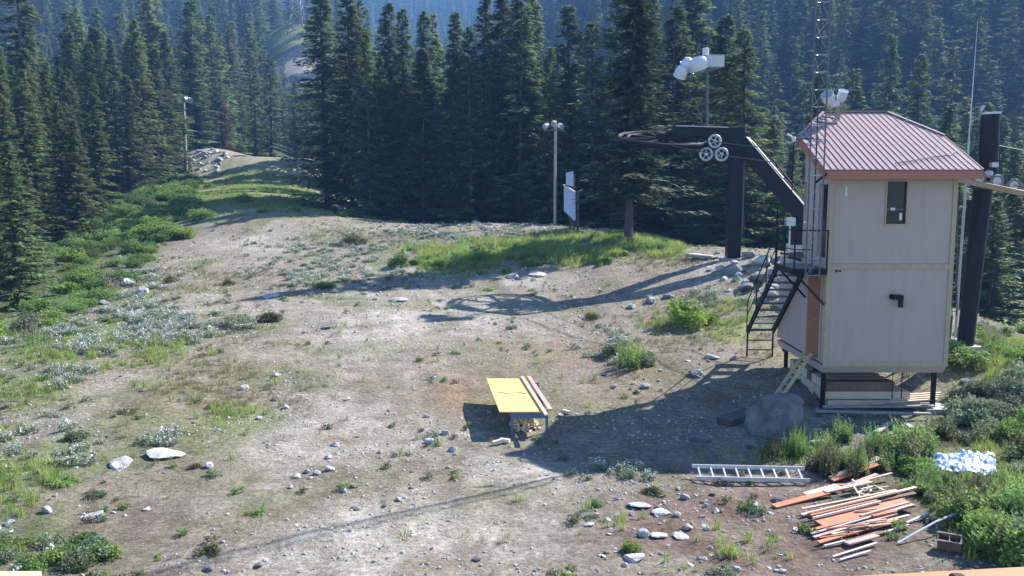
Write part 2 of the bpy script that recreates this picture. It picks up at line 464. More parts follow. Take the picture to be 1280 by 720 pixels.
zone = [  # x, y, rx, ry, colour, strength
 (500, 650, 230, 110, (.415, .388, .362), .85), (620, 600, 90, 60, (.42, .392, .365), .8), (390, 530, 110, 60, (.405, .378, .35), .8),
 (540, 405, 170, 40, (.37, .35, .33), .8), (440, 440, 70, 30, (.36, .335, .31), .8), (320, 305, 60, 14, (.42, .40, .38), .6),
 (560, 330, 120, 12, (.42, .41, .40), .5), (620, 350, 100, 10, (.46, .45, .44), .5), (230, 360, 80, 14, (.34, .33, .29), .6), (800, 400, 70, 24, (.36, .34, .32), .4),
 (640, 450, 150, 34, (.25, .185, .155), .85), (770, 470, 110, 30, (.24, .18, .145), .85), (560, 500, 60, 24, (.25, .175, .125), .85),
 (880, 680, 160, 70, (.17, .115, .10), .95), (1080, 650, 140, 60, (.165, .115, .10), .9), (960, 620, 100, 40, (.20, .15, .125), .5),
 (200, 490, 150, 50, (.20, .175, .11), .95), (330, 470, 60, 22, (.22, .195, .12), .6), (60, 560, 110, 70, (.19, .215, .13), .95), (300, 525, 60, 20, (.15, .19, .075), .7),
 (250, 440, 90, 22, (.24, .215, .16), .5), (250, 350, 60, 12, (.27, .25, .17), .5), (150, 600, 100, 30, (.25, .225, .18), .6), (520, 640, 0.1, 0.1, (.3, .3, .3), 0),
 (130, 425, 120, 24, (.20, .25, .13), .95), (40, 600, 60, 70, (.15, .17, .085), .6), (60, 690, 80, 40, (.11, .15, .055), .8), (35, 480, 60, 26, (.14, .18, .09), .6),
 (640, 315, 110, 16, (.15, .22, .06), .95), (740, 312, 90, 14, (.18, .24, .06), .9), (830, 322, 40, 8, (.26, .26, .10), .6), (640, 290, 110, 5, (.24, .20, .14), .5),
 (860, 405, 70, 26, (.20, .20, .10), .6), (920, 410, 40, 20, (.20, .23, .08), .8), (800, 440, 60, 20, (.20, .19, .12), .5), (960, 380, 20, 60, (.22, .24, .10), .5),
 (1230, 450, 90, 40, (.16, .20, .08), .8), (1150, 590, 110, 70, (.12, .13, .07), .6), (1250, 600, 90, 120, (.10, .12, .06), .7), (1100, 560, 80, 16, (.22, .19, .13), .6),
 (900, 330, 50, 14, (.38, .37, .36), .6), (940, 350, 40, 26, (.36, .35, .34), .6), (870, 360, 60, 18, (.34, .33, .31), .5),
 (300, 225, 90, 14, (.20, .25, .10), 1.3), (320, 250, 120, 18, (.17, .22, .09), 1.4), (350, 205, 70, 12, (.26, .28, .17), 1.0), (250, 200, 20, 22, (.42, .42, .42), .95),
 (430, 285, 110, 8, (.30, .29, .25), .6), (210, 270, 70, 22, (.09, .13, .05), .85), (90, 370, 110, 50, (.09, .13, .05), .85), (20, 430, 50, 30, (.10, .14, .06), .8)]
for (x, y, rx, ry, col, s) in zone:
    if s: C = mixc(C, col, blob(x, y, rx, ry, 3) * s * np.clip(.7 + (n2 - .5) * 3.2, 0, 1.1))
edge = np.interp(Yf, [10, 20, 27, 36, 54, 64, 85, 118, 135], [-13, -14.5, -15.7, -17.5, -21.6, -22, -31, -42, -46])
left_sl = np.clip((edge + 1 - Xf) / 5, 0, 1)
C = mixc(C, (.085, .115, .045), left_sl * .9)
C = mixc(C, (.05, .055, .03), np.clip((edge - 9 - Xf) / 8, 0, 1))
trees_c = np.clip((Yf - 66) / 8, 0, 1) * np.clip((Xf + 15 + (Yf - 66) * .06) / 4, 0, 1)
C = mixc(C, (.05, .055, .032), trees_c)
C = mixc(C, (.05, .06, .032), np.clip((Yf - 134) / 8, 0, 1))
C = mixc(C, (.10, .13, .05), np.clip((Xf - 16.5) / 4, 0, 1) * np.clip((Yf - 8) / 6, 0, 1) * (Yf < 60))
# scattered greenery patches over the near plateau
gp = np.clip((fbm(Xf / 2.2 + 9, Yf / 2.2 - 4, 77, 5) - .565) * 9, 0, 1) * (Yf < 66)
C = mixc(C, (.17, .19, .10), gp * (.34 + .5 * np.clip((-Xf - 3) / 6, 0, 1)))
# light trodden ruts of the track
# grassy knoll and rock face below the pylon
kn = np.where((Yf > 292) & (Yf < 350), np.exp(-(((px_ - 362) / 46) ** 2 + ((py_ - 47) / 13) ** 2) ** 2), 0)
C = mixc(C, (.22, .25, .10), kn * 1.2)
kn2 = np.where((Yf > 270) & (Yf < 345), np.exp(-(((px_ - 380) / 32) ** 2 + ((py_ - 85) / 22) ** 2) ** 2), 0)
C = mixc(C, (.36, .33, .31), kn2 * np.clip(.4 + n1, 0, 1.1))
stk = fbm((Xf + .22 * Yf) * 2.4, Yf * .22, 141, 4)
C *= (1 + (stk - .5) * .5 * np.clip((70 - Yf) / 30, 0, 1))[:, None]
C *= (.84 + .32 * n4)[:, None]
C *= np.array([1.0, 1.015, .945])
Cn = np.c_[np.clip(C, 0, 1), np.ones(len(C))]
ids = np.arange(nx * ny).reshape(ny, nx)
quads = np.stack([ids[:-1, :-1], ids[:-1, 1:], ids[1:, 1:], ids[1:, :-1]], -1).reshape(-1, 4)
gm, nt, p = nmat('mountain_ground'); L = nt.links.new
at = nt.nodes.new('ShaderNodeAttribute'); at.attribute_name = 'albedo'
geo = nt.nodes.new('ShaderNodeNewGeometry')
def gnoise(scale, det, rgh=.6):
    n = nt.nodes.new('ShaderNodeTexNoise'); n.inputs['Scale'].default_value = scale; n.inputs['Detail'].default_value = det; n.inputs['Roughness'].default_value = rgh
    L(geo.outputs['Position'], n.inputs['Vector']); return n
nA = gnoise(9, 8, .75); nB = gnoise(1.6, 6)
vor = nt.nodes.new('ShaderNodeTexVoronoi'); vor.inputs['Scale'].default_value = 11; L(geo.outputs['Position'], vor.inputs['Vector'])
def ramp(src, p0, c0, p1, c1):
    r = nt.nodes.new('ShaderNodeValToRGB'); r.color_ramp.elements[0].position = p0; r.color_ramp.elements[1].position = p1
    r.color_ramp.elements[0].color = (*c0, 1); r.color_ramp.elements[1].color = (*c1, 1); L(src, r.inputs[0]); return r.outputs[0]
def mul(a, b, f=1.0):
    x = nt.nodes.new('ShaderNodeMix'); x.data_type = 'RGBA'; x.blend_type = 'MULTIPLY'; x.inputs[0].default_value = f; L(a, x.inputs[6]); L(b, x.inputs[7]); return x.outputs[2]
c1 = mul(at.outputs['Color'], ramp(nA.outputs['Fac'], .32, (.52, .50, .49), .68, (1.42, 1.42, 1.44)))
c1 = mul(c1, ramp(nB.outputs['Fac'], .35, (.82, .80, .77), .65, (1.14, 1.15, 1.17)))
vc = ramp(vor.outputs['Color'], .55, (.92, .91, .9), 1.0, (1.3, 1.3, 1.32))
c1 = mul(c1, vc, .7)
L(c1, p.inputs['Base Color']); p.inputs['Roughness'].default_value = .95; p.inputs['Specular IOR Level'].default_value = .1
bp = nt.nodes.new('ShaderNodeBump'); bp.inputs['Strength'].default_value = 1.0; bp.inputs['Distance'].default_value = .11
L(nA.outputs['Fac'], bp.inputs['Height']); L(bp.outputs[0], p.inputs['Normal'])
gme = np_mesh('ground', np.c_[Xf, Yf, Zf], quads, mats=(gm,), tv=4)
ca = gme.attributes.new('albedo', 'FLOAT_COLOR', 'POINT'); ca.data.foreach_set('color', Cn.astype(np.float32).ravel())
gme.polygons.foreach_set('use_smooth', [True] * len(gme.polygons))
setp(link('ground', gme), kind='structure')

# ================================================================== PLANT MESHES
def conifer(seed, nb, stations, twigs, leaf, rad=.15, low=.06, ragged=.3):
    r = np.random.default_rng(seed)
    Vs = []; tint = []
    t = low + (1 - low) * (np.arange(nb) + r.random(nb)) / nb
    t = low + (1 - low) * ((t - low) / (1 - low)) ** .82
    az = r.random(nb) * 2 * np.pi
    Lb = rad * np.clip((1 - t), 0, 1) ** .92 * 1.08 * (1 - ragged + 2 * ragged * r.random(nb)) + .012
    Lb *= np.where(t < .16, .65 + .35 * (t - low) / (.16 - low + 1e-6), 1)
    side = 1 + .16 * np.cos(az - r.random() * 6.28)
    Lb *= side
    droop = -.18 - .35 * (1 - t) * r.random(nb) + .35 * np.clip(t - .75, 0, 1) * 3
    for i in range(nb):
        d = np.array([math.cos(az[i]), math.sin(az[i]), 0.0]); s = np.array([-d[1], d[0], 0.0])
        bt = r.random() * .7
        for k in range(stations):
            u = (k + .4 + .6 * r.random()) / stations
            if u * Lb[i] < .006: continue
            pos = d * Lb[i] * u + np.array([0, 0, t[i] + droop[i] * Lb[i] * u + .22 * Lb[i] * u * u])
            w = (1 - u * .55) * Lb[i]
            for q in range(twigs):
                sg = 1 if q % 2 == 0 else -1
                dirv = d * (.5 + .5 * r.random()) + s * sg * (.3 + .8 * r.random()) + np.array([0, 0, -.35 + .35 * r.random()])
                dirv /= np.linalg.norm(dirv)
                ll = leaf * (.6 + .8 * r.random()) * (.42 + .8 * (1 - t[i])) + w * .08
                ww = leaf * (.22 + .2 * r.random()) * (.6 + .5 * (1 - t[i]))
                nrm = np.cross(dirv, [0, 0, 1]); nrm /= np.linalg.norm(nrm) + 1e-9
                off = pos + r.normal(0, .004, 3)
                tip = off + dirv * ll
                Vs += [off - nrm * ww, off + nrm * ww + np.array([0, 0, .3 * ww * r.normal()]), tip]
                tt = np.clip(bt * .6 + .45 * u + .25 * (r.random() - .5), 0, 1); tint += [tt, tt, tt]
    for k in range(18):
        a = r.random() * 6.28; z = .965 + .035 * r.random(); d = np.array([math.cos(a), math.sin(a), .4]) * .008
        Vs += [np.array([0, 0, z - .012]), np.array([0.002, 0.002, z + .008]), np.array([0, 0, z]) + d]; tint += [.5] * 3
    V = np.array(Vs); T = np.arange(len(V)).reshape(-1, 3)
    return V, T, np.array(tint)
def trunk_geo(seed, r0=.011, n=7, bare=0):
    r = random.Random(seed); mb = MB()
    pts = [(0, 0, -.03), (r.uniform(-.003, .003), 0, .25), (0, r.uniform(-.004, .004), .6), (0, 0, .985)]
    rr = [r0, r0 * .85, r0 * .5, r0 * .08]
    base = 0
    for i, (pt, ra) in enumerate(zip(pts, rr)):
        for j in range(n):
            q = 2 * math.pi * j / n; mb.v.append((pt[0] + ra * math.cos(q), pt[1] + ra * math.sin(q), pt[2]))
    for i in range(3):
        for j in range(n):
            mb.f.append((i * n + j, i * n + (j + 1) % n, (i + 1) * n + (j + 1) % n, (i + 1) * n + j))
    for k in range(bare):
        z = .04 + .25 * r.random(); a = r.random() * 6.28; l = .02 + .06 * r.random()
        p0 = Vector((0, 0, z)); p1 = p0 + Vector((math.cos(a) * l, math.sin(a) * l, -.01))
        mb.tube([p0, p1], .0013, 4, .0006)
    me = bpy.data.meshes.new('trunk'); me.from_pydata(mb.v, [], mb.f); me.materials.append(M['bark'])
    return me
near_crown = []
for k in range(6):
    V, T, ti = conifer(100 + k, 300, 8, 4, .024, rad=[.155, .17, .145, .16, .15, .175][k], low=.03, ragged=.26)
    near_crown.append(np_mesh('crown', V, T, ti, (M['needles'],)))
near_crown_lit = []
for k in range(2):
    V, T, ti = conifer(140 + k, 260, 8, 4, .024, rad=.155, low=.04, ragged=.28)
    near_crown_lit.append(np_mesh('crown', V, T, ti, (M['needles_lit'],)))
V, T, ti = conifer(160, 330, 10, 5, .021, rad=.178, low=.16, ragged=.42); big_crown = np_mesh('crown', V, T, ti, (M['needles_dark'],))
V, T, ti = conifer(170, 120, 6, 3, .03, rad=.15, low=.1, ragged=.45); dead_crown = np_mesh('crown', V, T, ti, (M['needles_dead'],))
near_trunk = [trunk_geo(200 + k, .0115, 7, 14) for k in range(4)]
big_trunk = trunk_geo(210, .015, 10, 40)
far_crown = []
for k in range(5):
    V, T, ti = conifer(300 + k, 150, 5, 3, .038, rad=[.14, .125, .15, .13, .145][k], low=.03, ragged=.24)
    far_crown.append((V, T, ti))
far_crown_me = [np_mesh('crown', *f, (M['needles'],)) for f in far_crown]

def shrub(seed, nl, leaf, flat=.8, clumps=14, upright=False):
    r = np.random.default_rng(seed)
    cc = r.normal(0, 1, (clumps, 3)); cc /= np.linalg.norm(cc, axis=1)[:, None]; cc *= (.35 + .4 * r.random(clumps))[:, None]
    cc[:, 2] = np.abs(cc[:, 2]) * flat + .22
    rad = .24 + .2 * r.random(clumps)
    tn = r.random(clumps)
    i = r.integers(0, clumps, nl)
    d = r.normal(0, 1, (nl, 3)); d /= np.linalg.norm(d, axis=1)[:, None]
    p0 = cc[i] + d * (rad[i] * (.55 + .5 * r.random(nl)))[:, None]
    p0[:, 2] = np.maximum(p0[:, 2], .01 + .1 * r.random(nl))
    a = r.normal(0, 1, (nl, 3)); a[:, 2] *= .6
    if upright: a[:, 2] = np.abs(a[:, 2]) + 1.2
    a /= np.linalg.norm(a, axis=1)[:, None]
    b = np.cross(a, r.normal(0, 1, (nl, 3))); b /= np.linalg.norm(b, axis=1)[:, None]
    s = leaf * (.6 + .8 * r.random(nl))[:, None]
    V = np.stack([p0 - b * s * .35, p0 + b * s * .35, p0 + a * s], 1).reshape(-1, 3)
    ti = np.repeat(np.clip(tn[i] * .55 + .45 * r.random(nl), 0, 1), 3)
    return V, np.arange(nl * 3).reshape(-1, 3), ti
def shrub_meshes(m, seeds, nl=1500, leaf=.12, **k):
    out = []
    for s in seeds:
        V, T, ti = shrub(s, nl, leaf, **k)
        st = []
        r = random.Random(s)
        mb = MB()
        for q in range(7):
            a = r.random() * 6.28; mb.tube([(0, 0, -.05), (math.cos(a) * .3, math.sin(a) * .3, .35), (math.cos(a) * .5, math.sin(a) * .5, .6)], .014, 4, .005)
        tr = []
        for f in mb.f:
            for j in range(1, len(f) - 1): tr.append((f[0], f[j], f[j + 1]))
        n = len(V); V2 = np.r_[V, np.array(mb.v)]; T2 = np.r_[T, np.array(tr) + n]
        mi = np.r_[np.zeros(len(T)), np.ones(len(tr))]
        out.append(np_mesh('foliage', V2, T2, np.r_[ti, np.full(len(mb.v), .2)], (m, M['stem']), mi))
    return out
def stemplant(seed, ns, leaf, m):
    r = np.random.default_rng(seed); V = []; ti = []
    for k in range(ns):
        a = r.random() * 6.28; q = .62 * math.sqrt(r.random()); b0 = np.array([math.cos(a) * q, math.sin(a) * q, 0]); ln = r.normal(0, .22, 2); hh = .75 + .6 * r.random(); tn = r.random()
        nl = 34
        for j in range(nl):
            u = .08 + .92 * j / nl; p0 = b0 + np.array([ln[0] * u * u * hh, ln[1] * u * u * hh, u * hh]); az = j * 2.4 + r.random()
            d = np.array([math.cos(az), math.sin(az), .35 + .5 * u]); d /= np.linalg.norm(d); w = np.cross(d, [0, 0, 1]); l = leaf * (1.15 - .75 * u) * (.7 + .5 * r.random())
            V += [p0 - w * l * .2, p0 + w * l * .2, p0 + d * l]; t = min(1, max(0, tn * .4 + .35 * u + .3 * r.random())); ti += [t] * 3
        w = np.array([.012, .0, 0]); V += [b0 - w, b0 + w, b0 + np.array([ln[0] * hh, ln[1] * hh, hh])]; ti += [.2] * 3
    return np_mesh('foliage', np.array(V), np.arange(len(V)).reshape(-1, 3), np.array(ti), (m,))
SH = {'alder': shrub_meshes(M['shrub'], (81, 82, 83, 84, 85), 2600, .085, flat=.7, clumps=22), 'stems': [stemplant(41, 26, .26, M['shrub_bright']), stemplant(42, 22, .28, M['shrub']), stemplant(43, 24, .24, M['shrub_olive'])], 'green': shrub_meshes(M['shrub'], (1, 2, 3, 4), 1500, .13), 'grey': shrub_meshes(M['shrub_grey'], (5, 6, 7), 1500, .12),
      'bright': shrub_meshes(M['shrub_bright'], (8, 9), 2600, .10), 'olive': shrub_meshes(M['shrub_olive'], (10,), 1300, .12),
      'upright': shrub_meshes(M['shrub'], (12, 13), 1300, .16, flat=1.6, upright=True)}
def blades(seed, n, h, spread, w, m, head=None, nh=0, hs=.03):
    r = np.random.default_rng(seed)
    a = r.random(n) * 6.28; rr = spread * np.sqrt(r.random(n))
    b0 = np.c_[np.cos(a) * rr, np.sin(a) * rr, np.zeros(n)]
    hh = h * (.5 + .6 * r.random(n)); lean = r.normal(0, .28, (n, 2))
    s = np.c_[-np.sin(a + r.random(n)), np.cos(a), np.zeros(n)] * w
    mid = b0 + np.c_[lean * hh[:, None] * .35, hh * .6]
    tip = b0 + np.c_[lean * hh[:, None] * 1.1, hh]
    V = np.stack([b0 - s, b0 + s, mid + s * .8, mid - s * .8, tip], 1).reshape(-1, 3)
    k = np.arange(n)[:, None] * 5
    T = np.concatenate([k + [0, 1, 2], k + [0, 2, 3], k + [3, 2, 4]]); ti = np.repeat(r.random(n), 5)
    mi = np.zeros(len(T)); mats = [m]
    if head:
        i = r.integers(0, n, nh); c = tip[i] + r.normal(0, hs * .5, (nh, 3)); d = r.normal(0, 1, (nh, 3)) * hs; e = r.normal(0, 1, (nh, 3)) * hs
        V2 = np.stack([c - d, c + e, c + d - e * .3], 1).reshape(-1, 3); n0 = len(V)
        T = np.r_[T, np.arange(nh * 3).reshape(-1, 3) + n0]; V = np.r_[V, V2]; ti = np.r_[ti, r.random(nh * 3)]; mi = np.r_[mi, np.ones(nh)]; mats.append(head)
    return np_mesh('tuft', V, T, ti, mats, mi)
def rock_mesh(seed, sub, m, flat=.7, soft=0):
    import bmesh
    bm = bmesh.new(); bmesh.ops.create_icosphere(bm, subdivisions=sub, radius=.5)
    r = random.Random(seed); pl = []
    for k in range(12):
        n = Vector((r.gauss(0, 1), r.gauss(0, 1), r.gauss(0, 1))).normalized(); pl.append((n, .22 + .17 * r.random() + soft))
    for v in bm.verts:
        co = v.co.copy()
        for n, d in pl:
            t = co.dot(n)
            if t > d: co -= n * (t - d)
        co += Vector((r.gauss(0, 1), r.gauss(0, 1), r.gauss(0, 1))) * .012
        co.z *= flat; v.co = co
    if soft:
        bmesh.ops.smooth_vert(bm, verts=bm.verts, factor=.6); bmesh.ops.smooth_vert(bm, verts=bm.verts, factor=.6)
        for f_ in bm.faces: f_.smooth = True
    me = bpy.data.meshes.new('rock'); bm.to_mesh(me); bm.free(); me.materials.append(m); return me
ROCK = [rock_mesh(k, 2, M['rock'], .62) for k in range(6)] ; ROCKD = [rock_mesh(20 + k, 2, M['rock_dark'], .68) for k in range(4)]
SLAB = [rock_mesh(30 + k, 2, M['rock'], .28) for k in range(3)]

# ------------------------------------------------------------------ scatter of one uncountable thing (geometry nodes, real instances)
def hidden_collection(name, meshes):
    c = bpy.data.collections.new(name)
    for i, me in enumerate(meshes):
        o = bpy.data.objects.new(name + '_%02d' % i, me); c.objects.link(o)
    return c
def scatter(name, pts, sc, meshes, label=None, cat=None, tilt=0.0, zs=None):
    n = len(pts)
    if n == 0: return
    me = bpy.data.meshes.new(name); me.vertices.add(n); me.vertices.foreach_set('co', np.asarray(pts, np.float32).ravel())
    r = np.random.default_rng(len(name) + n)
    def attr(nm, ty, v):
        a = me.attributes.new(nm, ty, 'POINT'); a.data.foreach_set('vector' if ty == 'FLOAT_VECTOR' else 'value', np.asarray(v).ravel())
    if zs is None: zs = np.ones(n)
    attr('sc3', 'FLOAT_VECTOR', np.c_[sc, sc, sc * zs].astype(np.float32))
    attr('rot', 'FLOAT_VECTOR', np.c_[r.normal(0, tilt, n), r.normal(0, tilt, n), r.random(n) * 6.283].astype(np.float32))
    attr('pick', 'INT', r.integers(0, len(meshes), n).astype(np.int32))
    o = link(name, me); setp(o, label, cat, kind='stuff')
    ng = bpy.data.node_groups.new(name + '_nodes', 'GeometryNodeTree')
    ng.interface.new_socket('Geometry', in_out='INPUT', socket_type='NodeSocketGeometry')
    ng.interface.new_socket('Geometry', in_out='OUTPUT', socket_type='NodeSocketGeometry')
    N = ng.nodes; gi = N.new('NodeGroupInput'); go = N.new('NodeGroupOutput')
    ip = N.new('GeometryNodeInstanceOnPoints'); ci = N.new('GeometryNodeCollectionInfo')
    ci.inputs['Collection'].default_value = hidden_collection(name + '_source', meshes)
    ci.inputs['Separate Children'].default_value = True; ci.inputs['Reset Children'].default_value = True
    def named(nm, ty):
        a = N.new('GeometryNodeInputNamedAttribute'); a.data_type = ty; a.inputs[0].default_value = nm; return a.outputs[0]
    ng.links.new(gi.outputs[0], ip.inputs['Points']); ng.links.new(ci.outputs[0], ip.inputs['Instance'])
    ip.inputs['Pick Instance'].default_value = True
    ng.links.new(named('pick', 'INT'), ip.inputs['Instance Index'])
    ng.links.new(named('rot', 'FLOAT_VECTOR'), ip.inputs['Rotation']); ng.links.new(named('sc3', 'FLOAT_VECTOR'), ip.inputs['Scale'])
    ng.links.new(ip.outputs[0], go.inputs[0])
    o.modifiers.new('scatter', 'NODES').node_group = ng
    return o
#@@PART2
# ================================================================== LIFT HUT
XL, XR, YF = 8.25, 11.5, 22.9
hut = thing('lift_hut', 'two storey pale lift operator hut on steel posts with mauve metal roof', 'hut', (9.9, 24.3, 0))
ZB, ZM, ZT = .93, 3.72, 6.03
# lower storey: four walls round a rectangle
YBk = 27.0
def wallbox(name, poly, z0, z1, m=M['wall']):
    mb = MB(); n = len(poly)
    mb.add([(x, y, z0) for x, y in poly] + [(x, y, z1) for x, y in poly], [tuple(range(n))[::-1], tuple(range(n, 2 * n))] + [(i, (i + 1) % n, n + (i + 1) % n, n + i) for i in range(n)])
    o = mb.build(name, m, hut); return o
wallbox('lower_wall', [(XL, YF), (XR, YF), (XR, YBk), (XL, YBk)], ZB + .20, ZM - .07)
# upper storey: front with the window opening built from pieces, chamfered back
wx0, wx1, wz0, wz1 = 9.70, 10.21, 4.83, 5.93
def sloped_wall(name, a, b, th, z0, zt0, zt1, hole=None):
    """wall from plan point a to b, outer face on that line, top following the roof"""
    a = Vector((a[0], a[1], 0)); b = Vector((b[0], b[1], 0)); d = b - a; nn = Vector((-d.y, d.x, 0)).normalized() * th
    def col(mb, s0, s1, lo0, hi0, lo1, hi1):
        p = a + d * s0; q = a + d * s1
        mb.hexa([(p.x, p.y, lo0), (q.x, q.y, lo1), (q.x + nn.x, q.y + nn.y, lo1), (p.x + nn.x, p.y + nn.y, lo0),
                 (p.x, p.y, hi0), (q.x, q.y, hi1), (q.x + nn.x, q.y + nn.y, hi1), (p.x + nn.x, p.y + nn.y, hi0)])
    mb = MB(); top = lambda s: zt0 + (zt1 - zt0) * s
    if hole:
        s0, s1, h0, h1 = hole
        col(mb, 0, s0, z0, top(0), z0, top(s0)); col(mb, s1, 1, z0, top(s1), z0, top(1))
        col(mb, s0, s1, z0, h0, z0, h0)
        if top(s0) - h1 > .02: col(mb, s0, s1, h1, top(s0), h1, top(s1))
    else: col(mb, 0, 1, z0, top(0), z0, top(1))
    return mb.build(name, M['wall'], hut)
SL = .44
rz = lambda y: 6.20 + SL * (y - 22.42)   # roof underside line
W = XR - XL
sloped_wall('front_wall', (XL, YF), (XR, YF), .14, ZM + .07, rz(YF) - .04, rz(YF) - .04, ((wx0 - XL) / W, (wx1 - XL) / W, wz0, wz1))
YC = 24.72
sloped_wall('side_wall', (XL, YC), (XL, YF + .142), .14, ZM + .07, rz(YC) - .04, rz(YF + .142) - .04, (.56, .97, ZM + .2, ZM + 2.15))
sloped_wall('side_wall', (XR, YF + .142), (XR, YC), .14, ZM + .07, rz(YF + .142) - .04, rz(YC) - .04)
YD = 27.1
sloped_wall('rear_side_wall', (XR, YC + .003), (11.0, YD), .14, ZM + .07, 6.95, 6.95, (.15, .85, ZM + 1.0, ZM + 2.2))
sloped_wall('rear_side_wall', (8.95, YD), (XL, YC + .003), .14, ZM + .07, 6.95, 6.95, (.15, .85, ZM + 1.0, ZM + 2.2))
sloped_wall('back_wall', (11.0, YD + .003), (8.95, YD + .003), .14, ZM + .07, 6.95, 6.95, (.1, .9, ZM + 1.0, ZM + 2.2))
MB().box((XL - .01, YF - .01, ZM + .0), (XR + .01, YBk, ZM + .068)).build('floor_deck', M['wood_dark'], hut)
MB().box((XL + .16, YF + .16, ZM + .07), (XR - .16, 24.6, ZM + .09)).build('floor_lining', M['wood_dark'], hut)
# trims
e = .025
for a, b in [((XL - e, YF - e - .003, ZM - .07), (XR + e, YF + .0, ZM + .066)), ((XL - e, YF - .0, ZM - .07), (XL - .003, 24.9, ZM + .066)),
             ((XL - e, YF - e - .004, ZB + .14), (XR + e, YF + .0, ZB + .26)),
             ((XL - e, YF - e - .006, ZB + .262), (XL + .09, YF, ZM - .072)), ((XL - e, YF - e - .006, ZM + .069), (XL + .09, YF, rz(YF) - .2)),
             ((XR - .09, YF - e - .006, ZB + .262), (XR + e, YF, ZM - .072)), ((XR - .09, YF - e - .006, ZM + .069), (XR + e, YF, rz(YF) - .2)),
             ((XL - e, YF + .003, ZB + .262), (XL - .002, YF + .10, ZM - .072))]:
    MB().box(a, b).build('trim_board', M['trim'], hut)
# sloping skirt under the lower wall
MB().hexa([(XL + .02, YF + .12, ZB - .06), (XR - .02, YF + .12, ZB - .06), (XR - .02, YBk - .1, ZB - .06), (XL + .02, YBk - .1, ZB - .06),
           (XL - .01, YF - .012, ZB + .138), (XR + .01, YF - .012, ZB + .138), (XR + .01, YBk, ZB + .138), (XL - .01, YBk, ZB + .138)]).build('floor_skirt', M['wall'], hut)
MB().box((XL + .1, YF + 1.0, ZB - .2), (XR - .1, YF + 1.12, ZB - .062)).build('floor_beam', M['black'], hut)
MB().box((XL + .1, YBk - .4, ZB - .2), (XR - .1, YBk - .2, ZB - .062)).build('floor_beam', M['black'], hut)
for x, y in ((XL + .13, YF + .3), (XR - .15, YF + .3), (XL + .13, YBk - .55), (XR - .15, YBk - .55)):
    z = h1(x, y)
    MB().box((x - .05, y - .03, z - .1), (x + .05, y + .07, ZB - .063)).build('support_post', M['black'], hut)
# window
wf = MB().box((wx0 - .03, YF - .03, wz1 - .005), (wx1 + .03, YF + .04, wz1 + .045)).box((wx0 - .03, YF - .03, wz0 - .04), (wx1 + .03, YF + .04, wz0)) \
    .box((wx0 - .03, YF - .031, wz0 + .002), (wx0, YF + .041, wz1 - .007)).box((wx1, YF - .031, wz0 + .002), (wx1 + .03, YF + .041, wz1 - .007)).build('window', M['trim'], hut)
MB().box((wx0 + .002, YF + .05, wz0), (wx1 - .002, YF + .06, wz1)).build('pane', M['glass'], wf)
MB().box((wx0, YF + .018, wz0 + .36), (wx1, YF + .046, wz0 + .39)).build('sash', M['steel_dark'], wf)
MB().box((wx0 + .36, YF + .01, wz0 + .10), (wx0 + .43, YF + .045, wz0 + .28)).build('window_latch', M['lamp_white'], wf)
MB().box((wx0 + .12, YF + .008, wz0 + .35), (wx0 + .24, YF + .044, wz0 + .42)).build('window_latch', M['lamp_white'], wf)
MB().box((8.62, YF - .012, 5.55), (8.67, YF - .001, 5.80)).build('thermometer', M['lamp_white'], hut)
MB().bar((9.93, YF - .12, 2.93), (10.14, YF - .12, 2.93), .11, .13).box((10.11, YF - .18, 2.66), (10.20, YF - .06, 2.98)).box((9.90, YF - .07, 2.87), (10.02, YF - .002, 2.99)).build('vent_pipe', M['black'], hut)
MB().box((8.46, YF - .03, 3.57), (8.50, YF - .002, 3.63)).build('wall_hook', M['black'], hut)
MB().box((8.55, YF - .03, 3.58), (8.60, YF - .002, 3.62)).build('wall_hook', M['black'], hut)
# lower door on the left wall, rust brown
dr = MB().box((XL - .045, 23.28, ZB + .27), (XL - .004, 24.22, 3.50)).build('door', M['door'], hut)
MB().tube([(XL - .05, 23.4, 2.25), (XL - .10, 23.4, 2.25)], .02, 8).build('handle', M['steel'], dr)
MB().box((XL - .03, 24.225, ZB + .27), (XL - .003, 24.33, 3.6)).box((XL - .03, 23.16, ZB + .27), (XL - .003, 23.275, 3.6)).build('door_frame', M['trim'], hut)
# upper glazed door in the side wall
ud = MB().box((XL + .02, YF + .20, ZM + .2), (XL + .07, YF + .27, ZM + 2.12)).box((XL + .02, 23.60, ZM + .2), (XL + .07, 23.67, ZM + 2.12)).build('glazed_door', M['wall'], hut)
MB().box((XL + .03, YF + .272, ZM + .2), (XL + .05, 23.598, ZM + 2.12)).build('pane', M['glass'], ud)
# roof: one sloping deck with clipped back corners, standing seam panels laid up the slope
xl0, xr0, y0 = 7.90, 11.88, 22.36
yc, yr = 24.5, 26.25; rl, rr_ = 9.15, 11.0
def rtop(x):  # far end of a panel at x
    if x < rl: return yc + (yr - yc) * (x - xl0) / (rl - xl0)
    if x > rr_: return yc + (yr - yc) * (xr0 - x) / (xr0 - rr_)
    return yr
roof = thing('roof_root', None, None, (9.9, 24.3, 0)); bpy.data.objects.remove(roof)
deck = [(xl0 + .02, y0 + .02), (xr0 - .02, y0 + .02), (xr0 - .02, yc), (rr_, yr - .02), (rl, yr - .02), (xl0 + .02, yc)]
mb = MB(); n = 6
mb.add([(x, y, rz(y) - .02) for x, y in deck] + [(x, y, rz(y) + .03) for x, y in deck], [tuple(range(n))[::-1], tuple(range(n, 2 * n))] + [(i, (i + 1) % n, n + (i + 1) % n, n + i) for i in range(n)])
roof = mb.build('roof', M['wood_dark'], hut)
NP2 = 24; pw = (xr0 - xl0) / NP2
